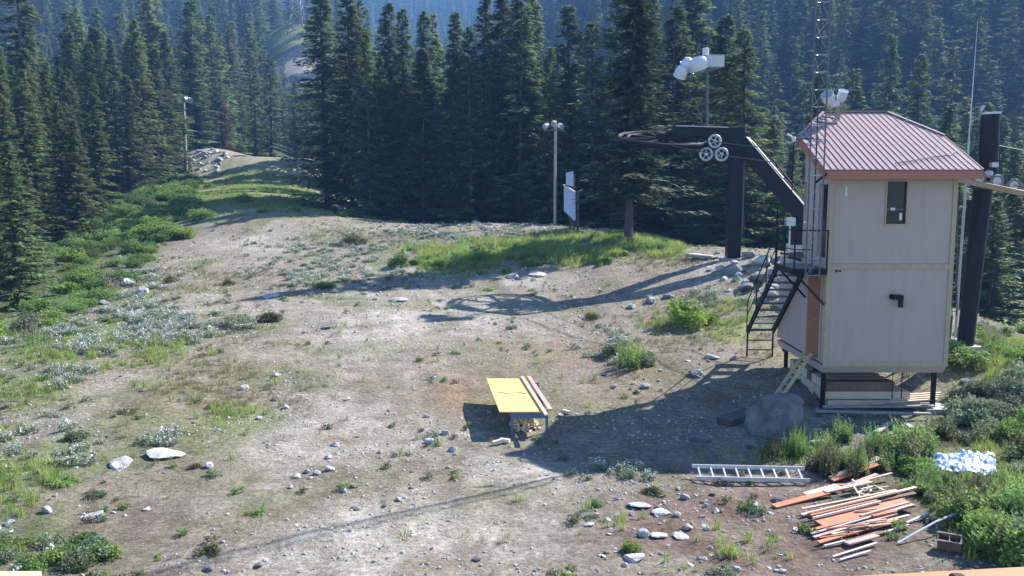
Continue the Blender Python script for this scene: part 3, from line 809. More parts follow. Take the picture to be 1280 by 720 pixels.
for i in range(NP2):
    xa = xl0 + pw * i; xb = xa + pw
    ya, yb = rtop(xa + .001), rtop(xb - .001)
    z = lambda y, o: rz(y) + .035 + o
    mb = MB().hexa([(xa + .001, y0, z(y0, 0)), (xb - .016, y0, z(y0, 0)), (xb - .016, yb, z(yb, 0)), (xa + .001, ya, z(ya, 0)),
                    (xa + .001, y0, z(y0, .018)), (xb - .016, y0, z(y0, .018)), (xb - .016, yb, z(yb, .018)), (xa + .001, ya, z(ya, .018))])
    pn = mb.build('roof_panel', M['roof'], roof)
mb = MB()
for i in range(NP2):
    xb = xl0 + pw * (i + 1); yb = rtop(xb - .001) - .005
    mb.hexa([(xb - .017, y0 - .012, rz(y0) + .036), (xb + .004, y0 - .012, rz(y0) + .036), (xb + .004, yb, rz(yb) + .036), (xb - .017, yb, rz(yb) + .036),
             (xb - .017, y0 - .012, rz(y0) + .068), (xb + .002, y0 - .012, rz(y0) + .068), (xb + .002, yb, rz(yb) + .068), (xb - .017, yb, rz(yb) + .068)])
mb.build('standing_seam', M['seam'], roof)
def fascia(a, b, h=.21, t=.04, drop=.012):
    a = Vector((a[0], a[1], rz(a[1]) + .032 - drop)); b = Vector((b[0], b[1], rz(b[1]) + .032 - drop))
    d = (b - a); nn = Vector((d.y, -d.x, 0)).normalized() * t
    q = Vector((0, 0, -h))
    return MB().hexa([a + q, b + q, b + q - nn, a + q - nn, a, b, b - nn, a - nn]).build('fascia_board', M['fascia'], roof)
fascia((xl0 + .001, y0 - .0), (xr0 - .001, y0 - .0)); fascia((xl0, yc), (xl0, y0 + .044), .24); fascia((xr0, y0 + .044), (xr0, yc), .24)
fascia((rl - .02, yr), (xl0, yc + .01), .2); fascia((xr0, yc + .01), (rr_ + .02, yr), .2); fascia((rr_, yr + .002), (rl, yr + .002), .2)
A1, A2, A3, A4, A5, A6 = (xl0, yc, rz(yc)), (rl, yr, rz(yr)), (rr_, yr, rz(yr)), (xr0, yc, rz(yc)), (11.25, 27.5, 7.0), (8.75, 27.5, 7.0)
mb = MB(); up2 = lambda p_, d_: (p_[0], p_[1], p_[2] + d_)
mb.add([up2(p_, -.03) for p_ in (A1, A2, A3, A4, A5, A6)] + [up2(p_, .045) for p_ in (A1, A2, A3, A4, A5, A6)],
       [(0, 1, 5), (1, 2, 4, 5), (2, 3, 4), (6, 11, 7), (7, 11, 10, 8), (8, 10, 9), (0, 5, 11, 6), (5, 4, 10, 11), (4, 3, 9, 10)])
mb.build('rear_slope', M['roof'], roof)
MB().bar((rl, yr, rz(yr) + .09), (rr_, yr, rz(yr) + .09), .12, .02).bar((rr_ + .0, yr - .0, rz(yr) + .088), (xr0, yc, rz(yc) + .088), .09, .016).bar((rl, yr, rz(yr) + .088), (xl0, yc, rz(yc) + .088), .09, .016).build('ridge_cap', M['roof'], roof)
wc = [(9.75, 22.62), (10.3, 22.78), (10.9, 23.0), (11.35, 23.1), (11.8, 23.5)]
single('roof_cable', MB().tube([(x, y, rz(y) + .10) for x, y in wc], .014, 5), M['seam'], 'thin dark cable draped across the lower right part of the mauve roof', 'cable')

# ================================================================== STAIRCASE
st = thing('metal_staircase', 'black steel open tread staircase climbing to the upper landing of the hut', 'staircase', (7.85, 25.4, 0))
sx0, sx1 = 7.42, 8.22
ZP = 3.66
MB().box((7.36, YF - .02, ZP - .05), (XL - .03, 24.5, ZP)).build('landing', M['steel_dark'], st)
MB().box((7.36, YF - .06, ZP - .16), (XL - .03, YF - .022, ZP + .004)).box((7.32, YF - .06, ZP - .16), (7.358, 24.5, ZP + .002)).build('landing_frame', M['black'], st)
ytop, ybot, zbot = 24.5, 27.35, 1.25
for x in (sx0, sx1):
    MB().bar((x, ytop, ZP - .08), (x, ybot, zbot), .05, .20).build('stringer', M['black'], st)
nt_ = 10
for i in range(nt_):
    f = (i + .7) / nt_
    y = ytop + (ybot - ytop) * f; z = ZP + (zbot - ZP) * f + .02
    MB().box((sx0 + .027, y - .125, z - .02), (sx1 - .027, y + .125, z + .02)).build('tread', M['steel_dark'], st)
gz = h1(7.8, ybot)
for x in (sx0, sx1):
    MB().tube([(x, ybot, gz - .1), (x, ybot, zbot + .05)], .028, 8).build('leg', M['black'], st)
for k in range(3):
    z = gz + .22 + k * .31
    MB().tube([(sx0, ybot, z), (sx1, ybot, z)], .02, 6).build('rung', M['black'], st)
# handrails
for x in (sx0 - .03,):
    pts = [(x, ytop + (ybot - ytop) * f, ZP + (zbot - ZP) * f + .95) for f in (0, .5, 1)]
    MB().tube(pts, .02, 6).build('handrail', M['black'], st)
    MB().tube([(p_[0], p_[1], p_[2] - .45) for p_ in pts], .015, 6).build('middle_rail', M['black'], st)
    for f in (0, .33, .66, 1):
        y = ytop + (ybot - ytop) * f; z = ZP + (zbot - ZP) * f
        MB().tube([(x, y, z - .05), (x, y, z + .95)], .018, 6).build('rail_post', M['black'], st)
MB().tube([(7.36, YF - .04, ZP + 1.0), (XL - .02, YF - .04, ZP + 1.0)], .02, 6).build('handrail', M['black'], st)
MB().tube([(7.36, YF - .04, ZP + .5), (XL - .5, YF - .04, ZP + .5)], .015, 6).build('middle_rail', M['black'], st)
MB().tube([(7.36, YF - .04, ZP + 1.0), (7.36, ytop, ZP + 1.0)], .02, 6).build('handrail', M['black'], st)
MB().tube([(7.36, YF - .04, ZP + .5), (7.36, ytop, ZP + .5)], .015, 6).build('middle_rail', M['black'], st)
for x, y in ((7.36, YF - .04), (XL - .04, YF - .04), (7.36, 23.7), (7.36, ytop)):
    MB().tube([(x, y, ZP - .1), (x, y, ZP + (1.0 if y < 24 else 1.5))], .022, 6).build('rail_post', M['black'], st)
MB().bar((7.40, YF + .1, ZP - .1), (XL - .05, YF + .02, ZP - .95), .05, .05).build('brace', M['black'], st)
MB().bar((7.40, 24.4, ZP - .1), (XL - .05, 24.4, ZP - .95), .05, .05).build('brace', M['black'], st)

# wooden ladder leaning up to the lower door
la, lb = g1(968, 502), Vector((XL - .12, 23.72, ZB + .36))
ld = thing('wooden_ladder', 'old yellowish wooden ladder leaning up to the rust brown lower door', 'ladder', la)
d = (lb - la).normalized(); sidev = d.cross(Vector((0, 0, 1))).normalized() * .19
for s in (-1, 1):
    MB().bar(la + sidev * s - d * .05, lb + sidev * s, .035, .085).build('rail', M['ladder_wood'], ld)
for k in range(7):
    c = la + (lb - la) * ((k + .45) / 7)
    MB().bar(c - sidev * .93, c + sidev * .93, .03, .03).build('rung', M['ladder_wood'], ld)

# ================================================================== LATTICE MAST
MX, MY = 7.62, 22.22
mast = thing('lattice_mast', 'tall slender galvanised lattice mast rising past the left corner of the mauve roof', 'mast', (MX, MY, 0))
legs = [(MX - .19, MY - .05), (MX + .15, MY - .10), (MX + .03, MY + .15)]
mt = 21.0
for x, y in legs: MB().tube([(x, y, ZP - .2), (x, y, mt)], .02, 6).build('leg', M['steel_dark'], mast)
mb = MB(); z = ZP - .1; k = 0
while z < mt - .4:
    for j in range(3):
        a = legs[j]; b = legs[(j + 1) % 3]
        mb.tube([(a[0], a[1], z), (b[0], b[1], z)], .009, 4)
        if k % 2 == j % 2: mb.tube([(a[0], a[1], z), (b[0], b[1], z + .42)], .006, 4)
    z += .42; k += 1
setp(mb.build('lattice_bracing', M['steel'], mast), kind='stuff')
MB().bar((MX, MY, ZP - .1), (XL - .03, MY + .72, ZP - .1), .06, .06).bar((MX, MY, 5.9), (7.93, 22.37, 6.12), .05, .05).build('bracket', M['black'], mast)
MB().tube([(MX - .02, MY, ZP - .15), (MX - .02, MY, 21.5)], .008, 5).build('coax_cable', M['black'], mast)
# guy arm with whip
ga = thing('side_antenna', 'short vertical whip with white insulator held out on an arm left of the roof', 'antenna', (7.2, 22.3, 6.6))
MB().tube([(MX - .1, MY, 6.98), (7.02, 22.3, 6.98)], .014, 6).tube([(MX, MY, 6.98), (8.0, 22.7, 6.98)], .014, 6).build('arm', M['black'], ga)
MB().tube([(7.05, 22.3, 5.5), (7.05, 22.3, 7.0)], .012, 6).build('whip', M['black'], ga)
MB().lathe((7.05, 22.3, 6.9), (0, 0, 1), [(0, .03), (.04, .055), (.10, .055), (.14, .03)], 12).tube([(7.05, 22.3, 7.0), (6.88, 22.3, 7.1)], .025, 8).build('insulator', M['lamp_white'], ga)

# ================================================================== FLOODLIGHTS
def drum(mb, c, axis_, r, l):
    mb.lathe(c, axis_, [(-l * .5, r * .35), (-l * .42, r * .7), (-l * .2, r * .95), (0, r), (l * .5, r), (l * .5, r * 1.08), (l * .56, r * 1.08), (l * .56, r * .97), (l * .5, r * .92)], 22)
def drum_lamp(name, c, axis_, r, l, parent):
    mb = MB(); drum(mb, c, axis_, r, l); o = mb.build(name, M['lamp_white'], parent, smooth=False)
    ax = Vector(axis_).normalized()
    MB().lathe(Vector(c) + ax * (l * .505), ax, [(0, r * .9), (.01, r * .9)], 22).build('lens', M['lens'], o)
    return o
Yl = 42.0
fc = thing('floodlight_cluster', 'cluster of big white floodlights on a mast above the lift bullwheel', 'floodlights', P(884, 150, Yl))
pl = lambda x, y, dy=0: P(x, y, Yl + dy)
MB().tube([pl(884, 158), pl(884, 84)], .055, 8).build('pole', M['steel_dark'], fc)
MB().bar(pl(852, 98), pl(900, 85), .07, .07).bar(pl(868, 92), pl(872, 80), .05, .05).bar(pl(878, 152), pl(870, 129), .04, .04).bar(pl(868, 132), pl(895, 126), .16, .03).build('crossbar', M['steel_dark'], fc)
drum_lamp('round_lamp', pl(852, 89), (-.25, .5, -.85), .30, .50, fc)
drum_lamp('round_lamp', pl(863, 80, .3), (-.55, .4, -.65), .40, .44, fc)
drum_lamp('round_lamp', pl(873, 78, -.2), (.35, .3, -.85), .42, .50, fc)
bx0 = pl(881, 84); w_, h_ = .86, .50
bl = MB().box((bx0.x, Yl - .2, bx0.z), (bx0.x + w_, Yl + .25, bx0.z + h_)).build('box_lamp', M['lamp_white'], fc, bevel=.02)
for k in range(6):
    x = bx0.x + .06 + k * .148
    MB().box((x, Yl - .235, bx0.z + .03), (x + .022, Yl - .203, bx0.z + h_ - .03)).build('fin', M['lamp_white'], bl)
MB().box((bx0.x - .02, Yl - .23, bx0.z + h_ + .002), (bx0.x + w_ + .02, Yl + .27, bx0.z + h_ + .035)).build('hood', M['lamp_white'], bl)
MB().lathe(pl(882, 70), (0, 0, 1), [(0, .12), (.03, .15), (.34, .15), (.37, .1)], 14).build('sensor_can', M['lamp_white'], fc)
MB().tube([pl(885, 66), pl(884, -40)], .02, 6).build('whip', M['steel_dark'], fc)

Yr_ = 25.6
pr = lambda x, y, dy=0: P(x, y, Yr_ + dy)
rf = thing('roof_floodlights', 'pair of white cylindrical floodlights on a brown bracket on the roof ridge', 'floodlights', pr(1047, 146))
MB().bar(pr(1047, 150), pr(1047, 130), .10, .08).bar(pr(1040, 132), pr(1056, 131), .07, .09).bar(pr(1036, 144), pr(1056, 142), .09, .05).build('bracket', M['tan_steel'], rf)
drum_lamp('round_lamp', pr(1036, 124), (-.45, -.5, .62), .165, .34, rf)
drum_lamp('round_lamp', pr(1052, 121), (.1, -.45, .85), .13, .33, rf)
MB().lathe(pr(1042, 130), (1, -.2, .1), [(-.1, .06), (-.06, .10), (.12, .10), (.16, .06)], 12).build('ballast', M['lamp_white'], rf)
mr_ = thing('mast_collar', 'flat grey hoop with cables lying on the roof beside the lattice mast', 'hoop', pr(1030, 150, -.6))
MB().ring(pr(1034, 150, -1.0), (0, -.42, 1), .27, .025, 28, 6).build('hoop', M['steel_dark'], mr_)
MB().ring(pr(1026, 151, -1.0), (0, -.42, 1), .18, .02, 24, 6).build('inner_hoop', M['steel_dark'], mr_)

# whip antenna behind the hut
wa = thing('whip_antenna', 'tall thin tapering whip antenna standing behind the right end of the roof', 'antenna', (14.0, 27.8, .5))
b0 = P(1205, 240, 27.8); t0 = P(1216, 26, 27.8)
t0.x = b0.x + .1
MB().tube([(b0.x, 27.8, h1(b0.x, 27.8)), (b0.x + .05, 27.8, 7.3)], .045, 8, .035).build('lower_tube', M['steel'], wa)
MB().tube([(b0.x + .05, 27.8, 7.3), (t0.x, 27.8, t0.z)], .022, 6, .006).build('upper_rod', M['steel'], wa)
MB().tube([(b0.x - .45, 27.8, 7.25), (b0.x + .32, 27.8, 7.25)], .014, 6).build('crossarm', M['steel_dark'], wa)

# ================================================================== BULLWHEEL TERMINAL
LX, LY = 11.25, 42.0
gz = h1(LX - .55, LY)
ZC = 8.45
bt = thing('chairlift_terminal', 'black steel chairlift return terminal with large horizontal bullwheel', 'chairlift terminal', (10.6, 42, gz))
cx = P(918, 250, LY).x
MB().box((cx - .31, LY - .3, gz - .2), (cx + .31, LY + .3, ZC + .02)).build('column', M['black'], bt, bevel=.02)
MB().box((cx + .312, LY - .22, gz + 1.2), (cx + .40, LY - .10, ZC - 1.2)).build('cable_tray', M['steel_dark'], bt)
wcx = P(829, 172, LY).x; WZ = 7.93
tilt = math.radians(11); wax = Vector((0.03, -math.sin(tilt), math.cos(tilt))); wax.normalize(); WC = Vector((wcx, LY, WZ)); WR = 2.05
u1 = Vector((1, 0, 0)); u1 = (u1 - wax * u1.dot(wax)).normalized(); u2 = wax.cross(u1)
bw = MB().ring(WC, wax, WR + .04, .10, 56, 8).ring(WC - wax * .13, wax, WR + .02, .05, 56, 6).ring(WC, wax, WR - .35, .07, 48, 6).build('bullwheel', M['black'], bt)
MB().lathe(WC - wax * .35, wax, [(0, .3), (.05, .36), (.6, .36), (.66, .28)], 20).build('hub', M['black'], bw)
for k in range(8):
    t = k * math.pi / 4 + .2; dd = u1 * math.cos(t) + u2 * math.sin(t)
    MB().bar(WC + dd * .3, WC + dd * (WR - .03), .14, .09, wax).build('spoke', M['black'], bw)
# terminal arm from the column over the wheel
MB().hexa([(cx - 3.3, LY - .28, 7.62), (cx + .0, LY - .32, 7.42), (cx + .0, LY + .32, 7.42), (cx - 3.3, LY + .28, 7.62),
           (cx - 2.95, LY - .28, 8.50), (cx + .0, LY - .32, 8.46), (cx + .0, LY + .32, 8.46), (cx - 2.95, LY + .28, 8.50)]).build('arm_beam', M['black'], bt, bevel=.02)
MB().bar((cx - 2.9, LY - .29, 8.53), (cx - .45, LY - .29, 8.46), .06, .04).build('top_flange', M['steel'], bt)
MB().bar((wcx + .1, LY + .0, 8.0), (cx - 2.9, LY, 8.2), .5, .45).build('wheel_mount', M['black'], bt)
for s in (-1, 1):
    MB().bar((wcx, LY + s * 1.1, WZ + .16 + s * .16), (cx - .25, LY + s * .45, 8.3), .10, .14).build('side_arm', M['black'], bt)
MB().box((cx - 1.9, LY - 1.0, 7.35), (cx - .32, LY - .9, 7.46)).box((cx - .75, LY - .9, 7.3), (cx - .65, LY - .3, 7.5)).build('sheave_bracket', M['black'], bt)
for x, y in ((893.5, 176.5), (882.5, 192.5), (902, 193.0)):
    c = P(x, y, LY - 1.1)
    sh = MB().ring(c, (0, 1, 0), .27, .055, 30, 8).build('sheave', M['steel'], bt)
    mb = MB().lathe(c - Vector((0, .05, 0)), (0, 1, 0), [(0, .08), (.1, .08)], 12)
    for k in range(5):
        t = k * 1.2566 + x; mb.bar(c, c + Vector((math.cos(t), 0, math.sin(t))) * .25, .03, .05, (0, 1, 0))
    mb.build('sheave_spokes', M['steel'], sh)
MB().box(tuple(P(872, 184, LY - 1.1)), tuple(P(877, 178, LY - 1.0) + Vector((0, .1, 0)))).build('switch_box', M['lamp_white'], bt)
MB().bar(P(882, 192, LY - 1.02), P(902, 193, LY - 1.02), .05, .09).bar(P(893, 193, LY - 1.02), P(893, 177, LY - 1.02), .05, .09).build('sheave_yoke', M['steel_dark'], bt)
# diagonal brace to the right with a white strip put on as its sun glint
ba = Vector((cx + .25, LY - .1, 7.78)); bb = P(1010, 276, 40.2)
MB().bar(ba, bb, .5, .72).build('brace', M['black'], bt)
dn = (bb - ba).normalized(); upn = Vector((-dn.z, 0, dn.x)); upn = upn if upn.z > 0 else -upn
MB().bar(ba + dn * .25 + upn * .34 + Vector((0, -.2, 0)), ba + dn * 2.5 + upn * .34 + Vector((0, -.2, 0)), .14, .09).build('sun_glint_strip', M['lamp_white'], bt)
for o_ in (.48, .62):
    MB().tube([ba + dn * 0 + upn * .3, ba + dn * 1.2 + upn * o_, ba + dn * 3 + upn * (o_ - .05), bb + upn * .35], .03, 6).build('hydraulic_hose', M['black'], bt)
fz_ = h1(bb.x, bb.y); bb = Vector((P(996, 281, 40.2).x, 40.2, P(1000, 281, 40.2).z))
MB().box((bb.x - .35, bb.y - .35, fz_ - .3), (bb.x + .35, bb.y + .35, bb.z - .9)).build('concrete_footing', M['concrete'], bt)
MB().box((bb.x - .22, bb.y - .22, bb.z - .9), (bb.x + .42, bb.y + .22, bb.z + .15)).build('foot_bracket', M['black'], bt)
MB().box((cx - .5, LY - .5, gz - .25), (cx + .5, LY + .5, gz + .06)).build('base_plate', M['concrete'], bt)
eb = P(988, 279, 39.2)
single('control_cabinet', MB().box((eb.x - .2, 39.1, eb.z - .12), (eb.x + .2, 39.4, eb.z + .24)).tube([(eb.x, 39.25, h1(eb.x, 39.25) - .1), (eb.x, 39.25, eb.z - .12)], .04, 6), M['steel'], 'small pale grey cabinet on a post behind the staircase landing', 'cabinet')

# ================================================================== RIGHT TOWER
tb = g1(1206, 436); TY = tb.y
pt = lambda x, y, dy=0: P(x, y, TY + dy)
tw = thing('leaning_lift_tower', 'leaning black lift tower with tan sheave beam right of the hut', 'lift tower', tb)
a = pt(1205, 442); b = pt(1229, 236)
MB().tube([a, b], .24, 12, .27).build('column', M['black'], tw)
c0 = pt(1235, 226); c1_ = pt(1238, 143)
cyl = MB().tube([c0, c1_], .27, 20).build('top_cylinder', M['black'], tw)
dd = (c1_ - c0).normalized()
MB().lathe(c1_, dd, [(0, .29), (.06, .29), (.07, .1)], 20).build('bright_cap', M['steel'], cyl)
MB().bar(pt(1186, 222, .1), pt(1300, 246, -2.0), .12, .15).build('sheave_beam', M['tan_steel'], tw)
MB().bar(pt(1193, 222), pt(1191, 262), .08, .1).bar(pt(1232, 222), pt(1233, 246), .14, .12).build('beam_bracket', M['tan_steel'], tw)
for x, y, dy in ((1224, 223, -.35), (1246, 227, -.6), (1267, 232, -.9), (1284, 237, -1.2)):
    c = pt(x, y, dy)
    sh = MB().ring(c, (0, 1, 0), .165, .045, 26, 8).build('sheave', M['rubber'], tw)
    MB().lathe(c - Vector((0, .03, 0)), (0, 1, 0), [(0, .13), (.06, .13)], 16).build('sheave_disc', M['steel'], sh)
MB().lathe(pt(1233, 218, -.35), (.3, -1, .2), [(0, .10), (.1, .12), (.2, .07)], 12).box(tuple(pt(1240, 209, -.4)), tuple(pt(1246, 203, -.3) + Vector((0, .15, 0)))).build('clamp', M['steel'], tw)
MB().tube([pt(1228, 150), pt(1226, 135)], .02, 6).tube([pt(1226, 138), pt(1230, 132)], .04, 6).build('top_spike', M['steel'], tw)
lx = [pt(1190, 395, .2), pt(1196, 395, .2)]; lt = [pt(1190, 238, .2), pt(1197, 238, .2)]
la_ = MB().tube([lx[0], lt[0]], .018, 5).tube([lx[1], lt[1]], .018, 5)
tl = la_.build('access_ladder', M['steel_dark'], tw)
mb = MB()
for k in range(13):
    f = (k + .5) / 13; mb.tube([lx[0].lerp(lt[0], f), lx[1].lerp(lt[1], f)], .012, 4)
mb.build('ladder_rungs', M['steel_dark'], tl)
MB().bar(pt(1190, 395, .2), pt(1187, 424, .1), .05, .05).build('ladder_foot', M['steel_dark'], tw)
MB().bar(pt(1212, 250, -.3), pt(1209, 290, -.3), .1, .12).bar(pt(1212, 256, -.3), pt(1224, 256, -.1), .06, .1).build('junction_box', M['black'], tw)
bsz = h1(tb.x, tb.y)
MB().box((tb.x - .45, tb.y - .35, bsz - .2), (tb.x + .4, tb.y + .4, bsz + .12)).build('footing', M['concrete'], tw)
# haul ropes
def rope(name, a, b, sag, r, label, n=14):
    a = Vector(a); b = Vector(b); pts = []
    for i in range(n + 1):
        f = i / n; q = a.lerp(b, f); q.z -= sag * 4 * f * (1 - f); pts.append(q)
    single(name, MB().tube(pts, r, 5), M['steel_dark'], label, 'cable')
rope('haul_rope', WC + u2 * -WR + Vector((0, 0, 0)), pt(1224, 219, -.35), .25, .02, 'steel haul rope from the near rim of the bullwheel to the leaning tower')
rope('haul_rope', WC + u2 * WR, pt(1246, 205, 1.2), .2, .02, 'steel haul rope from the far rim of the bullwheel to the leaning tower')
for (x0, y0_, x1, y1, dy, lab) in ((1246, 206, 1420, 240, -4, 'uppermost cable running right from the black tower cylinder'),
                             (1246, 212, 1430, 258, -4, 'middle cable running right from the black tower cylinder'),
                             (1246, 224, 1440, 270, -5, 'lowest cable running right over the tan sheave beam'),
                             (1240, 180, 1420, 205, 6, 'thin high cable running right past the top of the tower cylinder')):
    rope('lift_cable', pt(x0, y0_, -.3), pt(x1, y1, dy), .1, .014, lab)

# ================================================================== POLES AND SIGN
def lamp_pole(px, pyb, pyt, Y, r, label, lamps, arm):
    z0 = h1(P(px, pyb, Y).x, Y); b_ = P(px, pyb, Y); b_.z = z0 - .2; t_ = Vector((b_.x, Y, P(px, pyt, Y).z))
    o = thing('light_pole', label, 'light pole', (b_.x, Y, z0))
    MB().tube([b_, t_], r, 10, r * .85).build('pole', M['wood_post'], o)
    MB().bar(Vector((P(arm[0], arm[1], Y).x, Y - .1, P(arm[0], arm[1], Y).z)), Vector((P(arm[2], arm[3], Y).x, Y - .1, P(arm[2], arm[3], Y).z)), .07, .07).build('crossarm', M['steel_dark'], o)
    for (lx_, ly_, ax) in lamps:
        drum_lamp('lamp', P(lx_, ly_, Y - .15), ax, .17 * Y / 60, .36 * Y / 60, o)
    return o
pc = lamp_pole(693.5, 277, 150, 60, .105, 'grey wooden light pole with white floodlights in front of the central firs', [(683, 157, (-.6, -.6, -.4)), (692, 154, (0, -.8, -.3)), (700, 157, (.6, -.6, -.4))], (679, 163, 706, 163))
for z_ in (178, 190): MB().tube([P(686, z_, 59.8), P(703, z_, 59.8)], .025, 5).build('step_bar', M['steel_dark'], pc)
lamp_pole(233, 216, 126, 118, .22, 'thin pale light pole beside the rubble bank at the far left of the track', [(232, 124, (-.3, -.8, -.3)), (237, 125, (.5, -.7, -.3))], (229, 127, 239, 127))
sg = thing('trail_sign', 'tall faded blue and white trail map board on three dark posts', 'sign', g1(715, 292))
YS = sg.location.y
for x, y, dy, yt in ((713, 293, .55, 214), (717, 294, .35, 218), (722, 294, .1, 238)):
    q = P(x, y, YS + dy); q.z = h1(q.x, q.y) - .2; t_ = P(x, yt, YS + dy)
    MB().box((q.x - .07, q.y - .07, q.z), (q.x + .07, q.y + .07, t_.z)).build('post', M['wood_dark'], sg)
def slab(a, b, c, d, th, name, m, par):
    n = (b - a).cross(d - a).normalized() * th
    return MB().hexa([a, b, b + n, a + n, d, c, c + n, d + n]).build(name, m, par)
Q = lambda x, y, dy: P(x, y, YS + dy)
pn = slab(Q(706, 264, .5), Q(719.5, 276, -1.1), Q(719.5, 241, -1.1), Q(706, 232, .5), .06, 'map_panel', M['sign_blue'], sg)
slab(Q(705.6, 232, .5), Q(720, 241, -1.15), Q(720, 239.6, -1.15), Q(705.6, 230.6, .5), .09, 'panel_cap', M['wood_white'], pn)
slab(Q(708.5, 231, .3), Q(717, 233, -.5), Q(717, 214, -.5), Q(708.5, 216, .3), .06, 'small_panel', M['sign_blue'], sg)

# power pylon on the far knoll
kp = P(372, 36, 318); kz = h1(kp.x, 318); kp.z = kz
py = thing('power_pylon', 'pale steel lattice power pylon on the distant grassy knoll', 'pylon', kp)
hh = 15.0; w0 = 3.0
for sx_, sy_ in ((-1, -1), (1, -1), (1, 1), (-1, 1)):
    MB().tube([(kp.x + sx_ * w0, 318 + sy_ * w0, kz - 1), (kp.x + sx_ * .8, 318 + sy_ * .8, kz + hh)], .13, 5).build('leg', M['steel_dark'], py)
mb = MB()
for k in range(6):
    f0, f1 = k / 6, (k + 1) / 6; r0 = w0 + (.8 - w0) * f0; r1 = w0 + (.8 - w0) * f1
    for (ax_, ay_), (bx_, by_) in (((-1, -1), (1, -1)), ((1, -1), (1, 1)), ((1, 1), (-1, 1)), ((-1, 1), (-1, -1))):
        mb.tube([(kp.x + ax_ * r0, 318 + ay_ * r0, kz + hh * f0), (kp.x + bx_ * r1, 318 + by_ * r1, kz + hh * f1)], 0.07, 4)
        mb.tube([(kp.x + bx_ * r0, 318 + by_ * r0, kz + hh * f0), (kp.x + ax_ * r1, 318 + ay_ * r1, kz + hh * f1)], .07, 4)
mb.build('lattice_bracing', M['steel_dark'], py)
for z_, w in ((.62, 4.5), (.85, 3.6)):
    MB().tube([(kp.x - w, 318, kz + hh * z_), (kp.x, 318, kz + hh * z_ + 1), (kp.x + w, 318, kz + hh * z_)], .18, 4).build('crossarm', M['steel'], py)

# ================================================================== PLYWOOD TABLE
tz = .66
TB = Vector(P(608, 473, 23.3)), Vector(P(660, 473, 23.3)), Vector(P(676, 514, 20.15)), Vector(P(626, 514, 20.15))
def Zat(x, y, Y): return P(x, y, Y)
c4 = [Zat(608, 473, 23.35), Zat(664, 473, 23.35), Zat(678, 514.5, 20.2), Zat(624.5, 514.5, 20.2)]
gt = g1(650, 550)
tbl = thing('work_table', 'makeshift work table topped with a bright yellow plywood sheet', 'table', (gt.x, gt.y + 1, gt.z))
bo = [v - Vector((0, 0, .025)) for v in c4]
MB().hexa([bo[3], bo[2], bo[1], bo[0], c4[3], c4[2], c4[1], c4[0]]).build('plywood_top', M['ply'], tbl)
def ontop(u, v, dz):  # bilinear on the sheet
    a = c4[3].lerp(c4[2], u); b = c4[0].lerp(c4[1], u); q = a.lerp(b, v); q.z += dz; return q
tb_ = lambda u, v: ontop(u, v, 0)
for f, s in ((.10, .03), (.97, .06), (.10, .9), (.97, .9)):
    top = ontop(f + (.2 if f < .5 else .15), s, -.03); g_ = h1(top.x, top.y)
    MB().box((top.x - .03, top.y - .03, g_ - .05), (top.x + .03, top.y + .03, top.z)).build('leg', M['blue_frame'], tbl)
a_ = ontop(.28, .03, -.11); b_ = ontop(1.1, .03, -.11)
MB().bar(a_, b_, .05, .15).build('front_rail', M['blue_frame'], tbl)
a_ = ontop(.28, .9, -.11); b_ = ontop(1.1, .9, -.11)
MB().bar(a_, b_, .05, .15).build('back_rail', M['blue_frame'], tbl)
for u in (.3, 1.08):
    MB().bar(ontop(u, .06, -.11), ontop(u, .88, -.11), .05, .12).build('side_rail', M['blue_frame'], tbl)
pb = ontop(.32, .0, 0)
for i, (u0, v0, u1_, v1_, w, m_, lab) in enumerate(((.80, 1.02, 1.06, -.12, .085, 'wood_pale', 'pale sawn board lying lengthwise along the plywood edge of the table, inner one'),
                                (.95, 1.03, 1.19, .02, .10, 'wood_pink', 'pinkish sawn board overhanging the right edge of the plywood table'))):
    single('loose_board', MB().bar(ontop(u0, v0, .025), ontop(u1_, v1_, .025), w, .04), M[m_], lab, 'board', 'boards on the work table')
# curled cord on the sheet
pts = [ontop(.05 + .72 * k / 12, .52 + .03 * math.sin(k * .9), .006) for k in range(13)]
single('cord', MB().tube(pts, .008, 5), M['wood_grey'], 'thin wavy cord lying across the yellow plywood sheet', 'cord')
# heap of offcuts beneath the table
r = random.Random(5)
hc = ontop(.66, .22, 0)
hz = h1(hc.x, hc.y)
for k in range(90):
    a = r.random() * 6.28; q = r.random() ** .6 * .34; z = hz + .02 + (.58 * (1 - q / .42)) * r.random()
    c = Vector((hc.x + math.cos(a) * q * 1.0, hc.y + math.sin(a) * q * 1.3, z)); d = Vector((r.gauss(0, 1), r.gauss(0, 1), r.gauss(0, .5))).normalized() * r.uniform(.05, .12)
    single('wood_offcut', MB().bar(c - d, c + d, r.uniform(.03, .07), r.uniform(.02, .05)), M[r.choice(['sawdust', 'sawdust', 'wood_pale', 'wood_cream'])],
           'small split offcut in the heap of firewood under the plywood table', 'offcut', 'wood offcuts heaped under the table')
for k, (x, y, lab) in enumerate(((622, 556, 'pale split wood chunk on the ground left of the table leg'), (631, 553, 'second pale wood chunk touching the table leg'), (708, 517, 'short pale offcut lying on the gravel right of the work table'))):
    c = g1(x, y); d = Vector((.11, .05 * (-1) ** k, 0.0))
    if k == 2: d = Vector((.08, -.10, 0))
    single('wood_chunk', MB().bar(c - d + Vector((0, 0, .05)), c + d + Vector((0, 0, .05 + (.0 if k else .04))), .09, .08), M['wood_cream'], lab, 'wood chunk')

